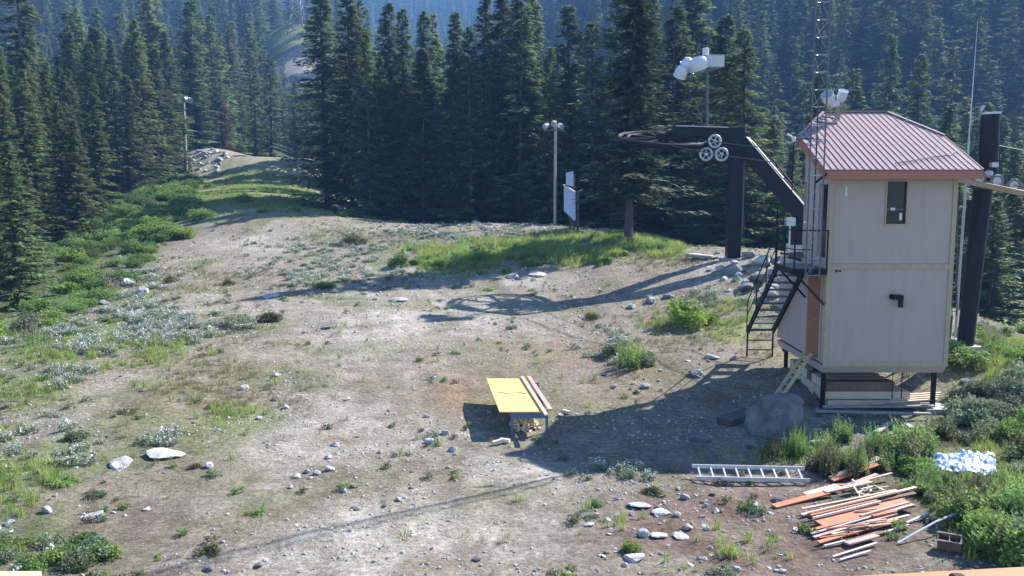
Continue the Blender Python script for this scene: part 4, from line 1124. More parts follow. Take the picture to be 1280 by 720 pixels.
# ================================================================== ALUMINIUM LADDER
A = g1(869, 603) ; B = g1(1012, 606)
A.z += .09; B.z += .09
dv = (B - A).normalized(); nv = Vector((-dv.y, dv.x, 0)); 
al = thing('aluminium_ladder', 'silver aluminium ladder lying flat on the gravel below the boulder', 'ladder', A)
up_ = nv * .34 + Vector((0, 0, .13))
for s in (0, 1):
    MB().bar(A + up_ * s, B + up_ * s, .03, .075).build('rail', M['alu'], al)
for k in range(9):
    c = A.lerp(B, (k + .45) / 9.0)
    MB().bar(c + up_ * .03, c + up_ * .97, .032, .032).build('rung', M['alu'], al)

# ================================================================== LUMBER HEAP
boards = [  # x0,y0,x1,y1 (near end, far end), width, thickness, lift0, lift1, material, label
 (1039, 598, 1099, 581, .15, .03, .05, .22, 'wood_cream', 'cream board with splintered end at the very top of the scrap heap'),
 (1040, 600.5, 1096, 588, .12, .03, .05, .20, 'wood_orange', 'orange board just below the topmost cream board of the scrap heap'),
 (1061, 606, 1096, 596, .10, .025, .05, .12, 'wood_pink', 'short pinkish board in the upper part of the scrap heap'),
 (1040, 608, 1061, 608, .07, .02, .08, .10, 'wood_orange', 'very short orange batten in the upper part of the scrap heap'),
 (1058, 611, 1114, 597, .06, .02, .12, .16, 'wood_pink', 'narrow pinkish lath pointing into the bushes from the upper heap'),
 (1008, 619, 1048, 610, .20, .03, .05, .10, 'wood_cream', 'wide pale board end at the left of the upper heap'),
 (967, 632, 1034, 618, .14, .03, .03, .10, 'wood_orange', 'bright orange board sticking out furthest left of the heap'),
 (1030, 619, 1088, 608, .12, .03, .11, .16, 'wood_pink', 'pinkish continuation board above the long orange one'),
 (1002, 640, 1120, 619, .05, .03, .10, .16, 'wood_pink', 'long thin pink lath along the top of the lower heap'),
 (1002, 644, 1144, 618, .07, .03, .05, .20, 'wood_cream', 'longest cream lath with frayed right end in the lower heap'),
 (1008, 643, 1143, 621, .10, .03, .02, .14, 'wood_brown', 'dark brown plank beneath the longest cream lath'),
 (1010, 648, 1120, 624, .05, .04, .12, .18, 'wood_brown', 'slim dark brown lath in the middle of the lower heap'),
 (1013, 651, 1096, 632, .05, .03, .14, .16, 'wood_orange', 'slim orange lath in the middle of the lower heap'),
 (1016, 654, 1100, 634, .045, .03, .14, .17, 'wood_white', 'narrow white lath resting on the broad orange panel'),
 (1023, 657, 1136, 632, .32, .03, .08, .12, 'wood_orange', 'broad flat orange panel in the middle of the lower heap'),
 (1012, 665, 1080, 649, .07, .03, .07, .10, 'wood_orange', 'orange lath with bright tip below the broad panel'),
 (1075, 650, 1136, 633, .05, .03, .12, .14, 'wood_pink', 'pinkish white lath along the lower edge of the broad panel'),
 (1014, 669, 1142, 636, .045, .02, .07, .14, 'wood_white', 'long white strip crossing under the broad orange panel'),
 (1017, 671, 1120, 645, .07, .03, .03, .10, 'wood_pink', 'pinkish grey board beside the long white strip'),
 (1090, 651, 1120, 644, .07, .03, .13, .14, 'wood_orange', 'short reddish board at the right of the lower heap'),
 (1040, 670, 1136, 647, .07, .03, .07, .10, 'wood_cream', 'cream board with yellow end in the lower half of the heap'),
 (1023, 679, 1121, 652, .08, .03, .05, .10, 'wood_orange', 'orange edged board near the bottom of the heap'),
 (1058, 681, 1096, 671, .13, .03, .06, .08, 'wood_pink', 'short wide pale pink board at the bottom of the heap'),
 (1055, 678, 1104, 664, .10, .03, .02, .05, 'wood_brown', 'brown board half hidden above the pale pink one'),
 (1030, 682, 1056, 676, .04, .02, .04, .06, 'wood_white', 'short bluish white strip at the lower left of the heap'),
 (1041, 695, 1096, 678, .04, .02, .03, .05, 'wood_cream', 'thin lath lying apart below the heap'),
 (1050, 699, 1088, 688, .035, .02, .03, .05, 'wood_white', 'thinnest white lath lowest of all below the heap'),
 (1096, 668, 1136, 656, .04, .02, .04, .06, 'wood_cream', 'thin cream stick lying on the olive grass right of the heap'),
 (1133, 653, 1160, 643, .04, .02, .04, .08, 'wood_white', 'thin white stick right of the heap just above the long pole'),
 (1004, 640, 1026, 646, .10, .05, .02, .06, 'wood_pink', 'stubby offcut crossing the left ends of the lower heap'),
 (1006, 657, 1020, 655, .08, .05, .02, .04, 'wood_dark', 'dark block under the left ends of the lower heap')]
for (x0, y0_, x1, y1, w, th, l0, l1, m_, lab) in boards:
    a, b = g1(x0, y0_ + 3), g1(x1, y1 + 4); a.z += l0; b.z += l1
    q = MB().bar(a, b, w, th, (0, rnd.uniform(-.15, .15), 1))
    single('scrap_board', q, M[m_], lab, 'board', 'boards in the scrap lumber heap', bevel=.003)
for k in range(16):
    c = g1(rnd.uniform(1070, 1102), rnd.uniform(609, 628)); d = Vector((rnd.gauss(0, 1), rnd.gauss(0, 1), rnd.gauss(0, .3))).normalized() * rnd.uniform(.08, .2); c.z += .1
    single('wood_splinter', MB().bar(c - d, c + d, rnd.uniform(.03, .06), .02), M[rnd.choice(['wood_cream', 'wood_pale', 'wood_pink'])], 'short splintered scrap in the tangle at the right end of the upper heap', 'scrap', 'splinters in the upper heap')
for k in range(8):
    x = rnd.uniform(1040, 1100); y = 668 - (x - 1040) * .24 + rnd.uniform(-20, 14)
    c = g1(x, y); c.z += .14; d = Vector((.7, .16, .02)) * rnd.uniform(.2, .5)
    single('scrap_lath', MB().bar(c - d, c + d, rnd.uniform(.025, .045), .02), M[rnd.choice(['wood_pink', 'wood_brown', 'wood_orange'])], 'thin lath lying on top of the lower scrap heap', 'lath', 'laths on the lower heap')
a, b = g1(1122, 681), g1(1214, 654); a.z += .03; b.z += .3
single('long_pole', MB().tube([a, a.lerp(b, .5) + Vector((0, 0, .05)), b], .018, 6), M['wood_white'], 'long thin white pole lying from the bare soil into the bushes', 'pole')
# broken cinder block
cb = g1(1186, 688)
bl_ = thing('crate', 'small broken brown crate with square openings at the edge of the bushes', 'crate', cb)
R3 = Matrix.Rotation(math.radians(-28), 3, 'Z') @ Matrix.Rotation(math.radians(24), 3, 'X')
def rb(lo, hi, name, m_):
    mb = MB().box(lo, hi); mb.v = [tuple(R3 @ (Vector(v) * .8) + cb + Vector((0, 0, .14))) for v in mb.v]; mb.build(name, m_, bl_)
rb((-.22, -.12, -.12), (.22, -.10, .12), 'side_board', M['wood_brown']); rb((-.22, .10, -.12), (.22, .12, .12), 'side_board', M['wood_brown'])
rb((-.22, -.098, -.12), (-.20, .098, .12), 'end_board', M['wood_brown']); rb((.20, -.098, -.12), (.22, .098, .12), 'end_board', M['wood_brown'])
rb((-.01, -.098, -.12), (.01, .098, .10), 'divider', M['wood_cream']); rb((-.20, -.098, -.12), (.20, .098, -.10), 'base_board', M['wood_dark'])
rb((-.23, -.13, .122), (.23, -.10, .135), 'rim', M['wood_grey']); rb((-.23, .10, .122), (.23, .13, .135), 'rim', M['wood_grey']); rb((.20, -.088, .122), (.23, .088, .135), 'rim', M['wood_grey'])

# tarp
tp = [g1(1150, 596), g1(1246, 600), g1(1243, 572), g1(1158, 572)]
r = np.random.default_rng(4); nxt, nyt = 80, 44; V = []
for j in range(nyt):
    for i in range(nxt):
        u = i / (nxt - 1); v = j / (nyt - 1); q = tp[0].lerp(tp[1], u).lerp(tp[3].lerp(tp[2], u), v)
        V.append((q.x, q.y, h1(q.x, q.y)))
V = np.array(V); nn = fbm(V[:, 0] * 2.2, V[:, 1] * 2.2, 5, 4)
nn = fbm(V[:, 0] * 3.2, V[:, 1] * 4.2, 5, 5)
V[:, 2] += .06 + np.abs(nn - .5) * .38 + .12 * np.sin(np.tile(np.linspace(0, 3.14, nxt), nyt)) * np.repeat(np.sin(np.linspace(0, 3.14, nyt)), nxt)
ii = np.arange(nxt * nyt).reshape(nyt, nxt); Qd = np.stack([ii[:-1, :-1], ii[:-1, 1:], ii[1:, 1:], ii[1:, :-1]], -1).reshape(-1, 4)
c0_ = V.mean(0); c0_[2] = V[:, 2].min()
tm = np_mesh('crumpled_tarp', V - c0_, Qd, mats=(M['tarp'],), tv=4); to = link('crumpled_tarp', tm); to.location = c0_
sm = to.modifiers.new('thick', 'SOLIDIFY'); sm.thickness = .01
setp(to, 'crumpled blue and white plastic tarp lying among the bushes', 'tarp')

# ================================================================== UNDER THE HUT
def lum(x0, x1, y, z, w, h, m_, lab, tw_=0.0, cat='timber', name='timber'):
    zb = z
    single(name, MB().bar((x0, y, zb + h / 2), (x1, y + tw_, zb + h / 2), w, h), M[m_], lab, cat, 'timber stored under the hut', bevel=.004)
g0 = max(h1(8.6, 22.9), h1(11.2, 22.9), h1(9.8, 22.6), h1(10, 24))
lum(8.0, 10.9, 22.62, g0 + .02, .12, .05, 'wood_grey', 'long grey plank lying in front of the hut posts, nearest the camera side', -.25)
lum(8.3, 11.3, 22.92, g0 + .06, .13, .05, 'wood_grey', 'wide weathered plank lying just behind the front plank below the hut', .1)
pos_ = ['front', 'second', 'third', 'fourth', 'fifth', 'sixth', 'seventh', 'rearmost']
for k in range(8):
    lum(8.5 + .05 * (k % 3), 11.0 + .12 * (k % 2) - .03 * k, 23.35 + .4 * k, g0 + .04 + .02 * (k > 3), .36, .15, 'wood_pale', pos_[k] + ' pale timber of the bottom layer under the hut')
for k in range(8):
    lum(8.45, 10.75 - .04 * k, 23.42 + .4 * k, g0 + .22, .36, .20, 'wood_pale', pos_[k] + ' pale timber of the middle layer under the hut')
for k in range(8):
    lum(8.5, 10.35 - .03 * k, 23.5 + .4 * k, g0 + .43, .36, .24, 'wood_cream' if k % 3 else 'wood_brown', pos_[k] + ' thick beam of the top layer of the stack under the hut')
for k in range(8):
    x = 10.3 + .12 * k; y = 23.0 + .2 * (k % 4)
    single('plank', MB().bar((x - .7, y, g0 + .16 + .01 * k), (x + .75, y + .3, g0 + .15 + .012 * k), .10, .03), M['wood_pale'], 'short pale plank end scattered right of the stack under the hut', 'plank', 'plank ends under the hut')
for x in (10.25, 10.5):
    single('hanging_cable', MB().tube([(x, YF + .35, ZB - .06), (x + .01, YF + .33, g0 + .15)], .012, 5), M['black'], 'thin black cable hanging below the hut floor, the ' + ('left' if x < 10.4 else 'right') + ' one', 'cable')
single('concrete_pad', MB().box((XR - .45, YF - .05, g0 - .3), (XR + .35, YF + .75, g0 + .03)), M['concrete'], 'flat concrete pad under the front right post of the hut', 'pad', bevel=.01)
a = Vector(g1(1103, 548)); 
for k, (x0, y0_, x1, y1) in enumerate(((1093, 545, 1113, 532), (1126, 528, 1140, 540), (1012, 555, 1032, 557), (905, 532, 938, 522))):
    a, b = g1(x0, y0_), g1(x1, y1); a.z += .06; b.z += .1
    single('dropped_plank', MB().bar(a, b, .13 if k < 3 else .45, .04 if k < 3 else .22), M['wood_grey'] if k < 3 else M['wood_dark'],
           ['grey plank propped in the shade below the timber stack, left one', 'grey plank propped in the shade below the timber stack, right one', 'short grey board between the boulder and the green plants', 'dark block lying in the shade left of the big boulder'][k], 'plank')

# ================================================================== RAILING BOARDS OF THE VIEWING DECK (bottom edge of the picture)
def near_board(a, b, z, w, th, m_, name, label):
    o = thing(name, label, 'board', (0, 0, 0)); ORG[o.name] = Vector((0, 0, 0))
    MB().bar(a, b, w, th).build('board', M[m_], o, bevel=.004)
    return o
za = P(1040, 718, 3.4); zb_ = P(1300, 706, 3.4)
e1 = P(1060, 720, 3.42); e2 = P(1280, 708, 3.42); sl_ = (e2.z - e1.z) / (e2.x - e1.x)
ra = Vector((e1.x - .3, 3.25, e1.z - .3 * sl_ - .025)); rb_ = Vector((e2.x + 1.2, 3.25, e2.z + 1.2 * sl_ - .025))
ob = near_board(ra, rb_, 0, .34, .05, 'orange_paint', 'deck_rail_board', 'orange painted board crossing the lower right corner close to the camera')
bc = P(1182, 713, 3.3); MB().lathe((bc.x, 3.2, bc.z + .0), (0, 0, 1), [(0, .035), (.02, .035), (.028, .02)], 14).build('bolt_head', M['black'], ob)
for x in (1.55, 3.0): MB().box((x, 3.18, h1(x, 3.2) - .1), (x + .09, 3.32, min(ra.z, rb_.z) - .03)).build('post', M['orange_paint'], ob)
ya = P(0, 712, 3.6); yb_ = P(52, 712, 3.6)
yo = near_board(Vector((ya.x - 1.0, 3.5, ya.z - .03)), Vector((yb_.x, 3.5, yb_.z - .03)), 0, .2, .05, 'yellow_paint', 'yellow_rail_board', 'pale yellow board end in the lower left corner close to the camera')
MB().box((-2.5, 3.45, h1(-2.5, 3.5) - .1), (-2.41, 3.55, ya.z - .06)).build('post', M['yellow_paint'], yo)
#@@PART3
# ================================================================== ROCKS
big = g1(962, 548)
bo_ = bpy.data.objects.new('boulder', rock_mesh(77, 4, M['rock_dark'], .92, .05)); COL.objects.link(bo_)
bo_.location = (big.x + .32, big.y + .45, big.z + .36); bo_.scale = (1.8, 1.35, 1.38); bo_.rotation_euler = (0, 0, .4)
setp(bo_, 'big rounded grey boulder in the shade between the ladder and the hut', 'boulder')
rocks = [(150, 582, 40, 0, 'elongated flat white slab at the left of the gravel'), (207, 570, 44, 0, 'broad white flat rock right of the elongated slab'), (262, 584, 15, 1, 'small white rock beside the olive tuft'),
 (116, 646, 30, 0, 'white flat rock above the green plants at lower left'), (370, 597, 13, 1, 'first rock of the row of four on the mid gravel'), (384, 591, 11, 1, 'second rock of the row of four on the mid gravel'),
 (396, 593, 13, 1, 'third rock of the row of four on the mid gravel'), (411, 588, 14, 1, 'last rock of the row of four on the mid gravel'), (536, 554, 15, 1, 'white oval rock left of the table shadow'),
 (566, 564, 15, 1, 'white angular rock just left of the work table shadow'), (556, 543, 12, 1, 'whitish rock above the angular one left of the table'), (443, 609, 11, 2, 'lone dark sided rock on the pale gravel'),
 (357, 510, 10, 1, 'small white rock beside the mown green patch'), (323, 524, 10, 1, 'white rock on the edge of the green patch'), (419, 558, 13, 1, 'white rock alone on the pale track'), (475, 566, 9, 1, 'small rock right of the lone white rock on the track'),
 (444, 637, 12, 2, 'dark rock above the cable shadow'), (803, 669, 18, 1, 'leftmost white block of the bright rock group'), (823, 670, 26, 0, 'widest white block of the bright rock group'), (848, 671, 24, 0, 'right white block of the bright rock group'),
 (859, 661, 17, 1, 'white cube like rock at the right end of the bright group'), (790, 699, 36, 0, 'long flat grey pink slab below the bright rock group'), (828, 642, 26, 0, 'flat pinkish slab above the bright rock group'),
 (846, 645, 14, 1, 'small pale rock right of the pinkish slab'), (800, 632, 30, 0, 'flat pale slab at the lower edge of the hut shadow'), (857, 623, 13, 1, 'pale rock below the left end of the silver ladder'),
 (883, 633, 10, 1, 'small rock below the silver ladder'), (895, 640, 12, 1, 'grey white rock lower than the silver ladder'), (941, 632, 14, 1, 'pale rock among tufts below the silver ladder'), (771, 646, 9, 1, 'yellowish small rock left of the slabs'),
 (735, 656, 16, 0, 'thin white flat stone on the red soil'), (759, 651, 11, 1, 'upright cream stone right of the thin flat one'), (708, 716, 22, 0, 'white rock cut by the bottom edge of the view'), (920, 714, 14, 1, 'pale rock at the bottom edge below the red soil'),
 (973, 627, 18, 2, 'bluish grey rock below the right end of the ladder'), (875, 551, 26, 2, 'grey rock inside the hut shadow'), (806, 485, 15, 1, 'white topped rock on the brown soil above the hut shadow'), (795, 491, 10, 1, 'small rock left of the white topped one'),
 (873, 467, 13, 1, 'bright white rock near the shadow edge'), (866, 470, 16, 2, 'grey rock beside the bright white one'), (888, 447, 26, 0, 'flat pale stone between bush and staircase'), (877, 323, 40, 0, 'broad flat pale slab left of the lift column'),
 (914, 342, 30, 2, 'large grey rock at the foot of the lift column'), (938, 322, 26, 2, 'grey rock right behind the lift column'), (955, 331, 26, 1, 'pale rock between lift column and stairs'), (948, 352, 28, 2, 'grey boulder left of the stair handrail'),
 (967, 345, 22, 1, 'white rock seen just left of the stairs'), (962, 371, 26, 1, 'white boulder behind the lower stair treads'), (976, 384, 24, 1, 'brightest white boulder behind the stair treads'), (930, 362, 22, 2, 'grey rock on the bank below the column'),
 (985, 352, 20, 1, 'white rock behind the upper stair treads'), (900, 338, 16, 1, 'small pale rock left of the column foot'), (835, 372, 14, 2, 'grey rock above the round bush'), (815, 378, 16, 1, 'pale rock left above the round bush'),
 (790, 385, 12, 1, 'small pale rock near the wheel shadow'), (1193, 432, 22, 1, 'white rock at the foot of the leaning tower'), (1183, 447, 16, 1, 'white rock between tower foot and hut'), (500, 376, 22, 0, 'white flat stone left of the wheel shadow'),
 (408, 410, 16, 0, 'white flat stone on the upper track'), (339, 371, 20, 0, 'white flat stone on the left bank of the track'), (640, 347, 26, 0, 'bleached flat outcrop above the wheel shadow'), (670, 344, 24, 0, 'second bleached outcrop right of the first'),
 (700, 520, 9, 1, 'pebble sized rock right of the table'), (1004, 575, 16, 2, 'grey stone under the green plants by the boulder'), (1207, 478, 14, 1, 'pale stone in the scrub right of the hut'), (160, 357, 20, 1, 'white rock on the rim of the left slope'),
 (178, 366, 16, 1, 'white rock just below the one on the slope rim'), (130, 380, 14, 1, 'white rock among plants along the slope rim'), (60, 640, 16, 1, 'pale rock among the tufts at far lower left'), (12, 655, 14, 1, 'white rock at the left edge of the view'),
 (345, 470, 12, 1, 'white rock above the mown green patch'), (305, 487, 14, 1, 'whitish stone on the olive grass'), (595, 700, 14, 2, 'dark stone at the bottom of the pale track'), (260, 712, 16, 2, 'dark stone near the bottom left gravel'), (322, 708, 12, 2, 'blue grey stone at the bottom of the gravel')]
gp_ = G([r_[0] for r_ in rocks], [r_[1] for r_ in rocks])
rocktab = []
for (x, y, w, t, lab), g_ in zip(rocks, gp_):
    s = w / F * g_[1] * 1.15
    me = (SLAB, ROCK, ROCKD)[t][rnd.randrange(3)]
    o = link('rock', me); o.location = (g_[0], g_[1], g_[2] + s * (.05 if t == 0 else .12)); o.scale = (s, s * rnd.uniform(.75, 1.1), s * rnd.uniform(.8, 1.05))
    o.rotation_euler = (rnd.uniform(-.15, .15), rnd.uniform(-.15, .15), rnd.uniform(0, 6.28)); setp(o, lab, 'rock')
def in_view(n, poly, seed):
    r = np.random.default_rng(seed); xs = [p_[0] for p_ in poly]; ys = [p_[1] for p_ in poly]; P_ = []
    x = r.uniform(min(xs), max(xs), n * 4); y = r.uniform(min(ys), max(ys), n * 4); k = inpoly(x, y, poly)
    return np.c_[x[k], y[k]][:n]
def world_in(poly, dens, seed, ymax=66, ymin=12):
    """uniform points on the ground (per square metre) that fall inside a region of the view"""
    r = np.random.default_rng(seed); A = 60 * (ymax - ymin)
    n = int(dens * A); X = r.uniform(-30, 30, n); Y = r.uniform(ymin, ymax, n)
    k = np.abs(X) < Y * .64 + 3; X = X[k]; Y = Y[k]; Z = H(X, Y); a, b, _ = proj(X, Y, Z)
    k = inpoly(a, b, poly); return np.c_[X, Y, Z][k]
for (lab, grp, poly, n, kinds) in (('pale rock in the rubble bank around the lift column', 'rocks of the bank by the lift', [(880, 318), (1000, 300), (1000, 400), (930, 380), (890, 350)], 46, (1, 1, 2)),
    ('small stone scattered over the red brown soil at lower right', 'stones on the red soil', [(740, 610), (870, 610), (1000, 640), (980, 720), (740, 720)], 90, (0, 0, 1, 1, 2)),
    ('small stone scattered on the pale gravel track', 'stones on the track', [(240, 480), (560, 440), (620, 720), (260, 720)], 40, (1, 1, 2)),
    ('whitish stone along the crest in front of the central firs', 'stones along the crest', [(480, 283), (760, 272), (900, 300), (760, 298), (480, 296)], 44, (1, 1, 0)),
    ('white stone of the rubble bank beside the far light pole', 'stones of the far bank', [(238, 222), (236, 190), (262, 182), (300, 196), (268, 222)], 34, (1, 1, 1)),
    ('stone half sunk in the brown soil above the hut shadow', 'stones above the hut shadow', [(740, 400), (860, 420), (930, 440), (860, 500), (760, 500)], 34, (1, 2, 0)),
    ('stone among the low plants on the left of the view', 'stones on the left', [(0, 480), (220, 430), (260, 600), (130, 690), (0, 700)], 40, (0, 1, 2))):
    q = in_view(n, poly, len(lab)); g_ = G(q[:, 0], q[:, 1])
    for p_ in g_:
        w = (5 + 7 * rnd.random() ** 2) if 'far' not in lab else rnd.uniform(5, 11)
        if 'rubble bank around' in lab: w = rnd.uniform(5, 14)
        s = w / F * p_[1] * 1.1; t = rnd.choice(kinds); me = (SLAB, ROCK, ROCKD)[t][rnd.randrange(3)]
        o = link('stone', me); o.location = (p_[0], p_[1], p_[2] + s * .06); o.scale = (s, s * rnd.uniform(.7, 1.1), s * rnd.uniform(.7, 1.1))
        o.rotation_euler = (rnd.uniform(-.3, .3), rnd.uniform(-.3, .3), rnd.uniform(0, 6.28)); setp(o, lab, 'stone', grp)
PEB = [rock_mesh(60 + k, 1, M['pebble'], .7) for k in range(4)]
NEARP = [(-200, 470), (0, 440), (200, 318), (300, 280), (640, 270), (1000, 300), (1300, 420), (1400, 760), (-200, 760)]
r = np.random.default_rng(8)
pts = world_in(NEARP, 40, 3, 30); k = fbm(pts[:, 0] / 2, pts[:, 1] / 2, 90, 3) + r.normal(0, .09, len(pts)) > .47; pts = pts[k]
pts2 = world_in(NEARP, 9, 4, 66, 28)
pts = np.r_[pts, pts2]; s = .03 + .10 * r.random(len(pts)) ** 3; s *= np.where(pts[:, 1] > 30, 1.6, 1)
scatter('gravel', pts, s, PEB, 'loose pale gravel stones strewn over the trodden ground', 'gravel', .5)

# ================================================================== GRASS AND SMALL PLANTS
GR = [blades(1, 26, .30, .14, .007, M['grass']), blades(2, 22, .24, .16, .007, M['grass']), blades(3, 18, .36, .10, .008, M['grass'])]
GD = [blades(4, 22, .22, .13, .006, M['grass_dry']), blades(5, 18, .18, .15, .006, M['grass_dry'])]
def lowplant(seed, nl, leaf, m, head=None, nh=0):
    V, T, ti = shrub(seed, nl, leaf, flat=.35, clumps=9); mi = np.zeros(len(T)); mats = [m]
    if head:
        r = np.random.default_rng(seed + 500); i = r.integers(0, len(V), nh); c = V[i].copy(); c[:, 2] += .10 + .25 * r.random(nh)
        d = r.normal(0, 1, (nh, 3)) * .045; e = r.normal(0, 1, (nh, 3)) * .045; n0 = len(V)
        V = np.r_[V, np.stack([c - d, c + e, c + d - e * .4], 1).reshape(-1, 3)]; T = np.r_[T, np.arange(nh * 3).reshape(-1, 3) + n0]
        ti = np.r_[ti, r.random(nh * 3)]; mi = np.r_[mi, np.ones(nh)]; mats.append(head)
    return np_mesh('weed', V, T, ti, mats, mi)
WF = [lowplant(61, 170, .20, M['shrub_grey'], M['petal'], 70), lowplant(62, 150, .20, M['shrub_grey'], M['petal'], 110)]
LW = [lowplant(63, 150, .22, M['shrub_grey']), lowplant(64, 150, .22, M['shrub']), lowplant(65, 130, .2, M['shrub_olive'])]
PK = [blades(10, 10, .8, .22, .012, M['shrub'], M['petal_pink'], 34, .026)]
def dens(base, fn, seed, ymax=66, ymin=11):
    pts = world_in([(-300, 100), (1600, 100), (1600, 800), (-300, 800)], base, seed, ymax, ymin)
    a, b, _ = proj(pts[:, 0], pts[:, 1], pts[:, 2]); w = fn(a, b, pts); r = np.random.default_rng(seed)
    return pts[r.random(len(pts)) < w]
def bl2(a, b, x, y, rx, ry): return np.exp(-((((a - x) / rx) ** 2 + ((b - y) / ry) ** 2)) ** 1.5)
def fn_green(a, b, p_):
    n = fbm(p_[:, 0] / 2.0, p_[:, 1] / 2.0, 5, 5)
    w = np.zeros(len(a))
    for z in [(640, 318, 120, 14, 1.3), (740, 308, 100, 16, 1.5), (560, 332, 50, 12, 1.2), (120, 440, 110, 22, 1.2), (300, 525, 50, 16, .5), (60, 690, 80, 36, 1.3), (35, 480, 60, 26, .8), (40, 600, 70, 60, .8), (920, 405, 40, 24, 1.1),
              (860, 405, 50, 20, .7), (800, 440, 40, 20, .6), (1230, 450, 90, 40, 1.2), (1250, 580, 90, 130, .8), (1100, 570, 90, 16, .6), (960, 575, 50, 10, .8), (830, 318, 40, 10, .7), (750, 650, 50, 20, .25), (940, 690, 100, 24, .3), (1190, 660, 60, 60, .4)]:
        w = np.maximum(w, bl2(a, b, *z[:4]) * z[4])
    return w * np.clip((n - .43) * 7, 0, 1) + .012 * (n > .55)
def fn_dry(a, b, p_):
    n = fbm(p_[:, 0] / 2.1 + 7, p_[:, 1] / 2.1, 15, 4); w = np.zeros(len(a))
    for z in [(200, 490, 160, 50, .8), (60, 560, 100, 60, .5), (250, 440, 100, 24, .4), (250, 350, 90, 20, .5), (860, 420, 100, 40, .4), (960, 380, 30, 60, .5), (640, 292, 120, 8, .8), (820, 325, 60, 14, .8), (1120, 560, 80, 20, .6), (770, 480, 60, 30, .25), (430, 295, 90, 14, .4), (1240, 470, 60, 30, .8)]:
        w = np.maximum(w, bl2(a, b, *z[:4]) * z[4])
    return w * np.clip((n - .4) * 5, 0, 1) + .02 * (n > .6)
def fn_white(a, b, p_):
    n = fbm(p_[:, 0] / 1.1 + 3, p_[:, 1] / 1.1, 25, 4); w = np.zeros(len(a))
    for z in [(130, 420, 130, 14, .9), (190, 400, 60, 16, .8), (130, 440, 60, 12, .6), (170, 350, 40, 20, .7), (50, 470, 60, 20, .5), (430, 330, 90, 30, .35), (560, 300, 140, 14, .35), (290, 400, 50, 16, .4), (60, 560, 70, 40, .35),
              (200, 550, 30, 8, .8), (760, 435, 26, 18, 1.0), (900, 380, 60, 20, .3), (780, 590, 30, 10, .5), (60, 680, 70, 30, .5), (700, 300, 90, 12, .3), (250, 410, 90, 20, .25)]:
        w = np.maximum(w, bl2(a, b, *z[:4]) * z[4])
    return w * np.clip((n - .42) * 5, 0, 1)
def fn_low(a, b, p_):
    n = fbm(p_[:, 0] / .9 + 31, p_[:, 1] / .9, 35, 4)
    lf = np.clip((330 - a) / 200, 0.2, 1) + .5 * (a > 700) * (b > 590)
    return np.clip((n - .55) * 7, 0, 1) * lf * .5
def mk(name, pts, lo, hi, meshes, lab, cat, tilt=.12, seed=1):
    r = np.random.default_rng(seed); s = lo + (hi - lo) * r.random(len(pts)); scatter(name, pts, s, meshes, lab, cat, tilt)
pg = dens(48, fn_green, 71)
a, b, _ = proj(pg[:, 0], pg[:, 1], pg[:, 2])
tall = (bl2(a, b, 640, 318, 140, 18) + bl2(a, b, 740, 310, 110, 18)) > .35
mk('tall_grass', pg[tall], .6, 1.5, GR, 'tall bright green grass patch in front of the trail sign', 'grass', seed=2)
mk('green_grass', pg[~tall], .3, .85, GR, 'green grass growing in patches on the gravel and banks', 'grass', seed=3)
mk('dry_grass', dens(44, fn_dry, 72), .3, .9, GD, 'dry olive grass thinly covering the brown ground', 'grass', seed=4)
mk('white_flowers', dens(20, fn_white, 73), .13, .32, WF, 'patches of white flowering everlasting plants', 'flowers', seed=5)
mk('low_weeds', dens(18, fn_low, 74), .07, .20, LW, 'low grey green weeds dotted over the gravel', 'weeds', seed=6)
rr_p = np.random.default_rng(99); Yr = rr_p.uniform(66, 128, 42000); Xr = rr_p.uniform(-52, -8, 42000); ar, br, _ = proj(Xr, Yr, H(Xr, Yr))
kr = inpoly(ar, br, [(190, 285), (225, 235), (262, 215), (300, 214), (405, 222), (420, 285)]) & (fbm(Xr / 3, Yr / 3, 12, 3) > .38)
scatter('far_track_grass', np.c_[Xr, Yr, H(Xr, Yr)][kr], rr_p.uniform(.35, .8, kr.sum()), GR, 'green grass over the far end of the track', 'grass', .12)
pk = np.concatenate([G(in_view(14, [(132, 352), (150, 352), (150, 374), (132, 374)], 3)[:, 0], in_view(14, [(132, 352), (150, 352), (150, 374), (132, 374)], 3)[:, 1]),
                     G(in_view(10, [(30, 415), (50, 415), (50, 434), (30, 434)], 4)[:, 0], in_view(10, [(30, 415), (50, 415), (50, 434), (30, 434)], 4)[:, 1]),
                     G(in_view(10, [(1232, 425), (1250, 425), (1250, 442), (1232, 442)], 5)[:, 0], in_view(10, [(1232, 425), (1250, 425), (1250, 442), (1232, 442)], 5)[:, 1])])
mk('pink_fireweed', pk, .6, 1.0, PK, 'small stands of pink fireweed at the slope edges', 'flowers', seed=7)

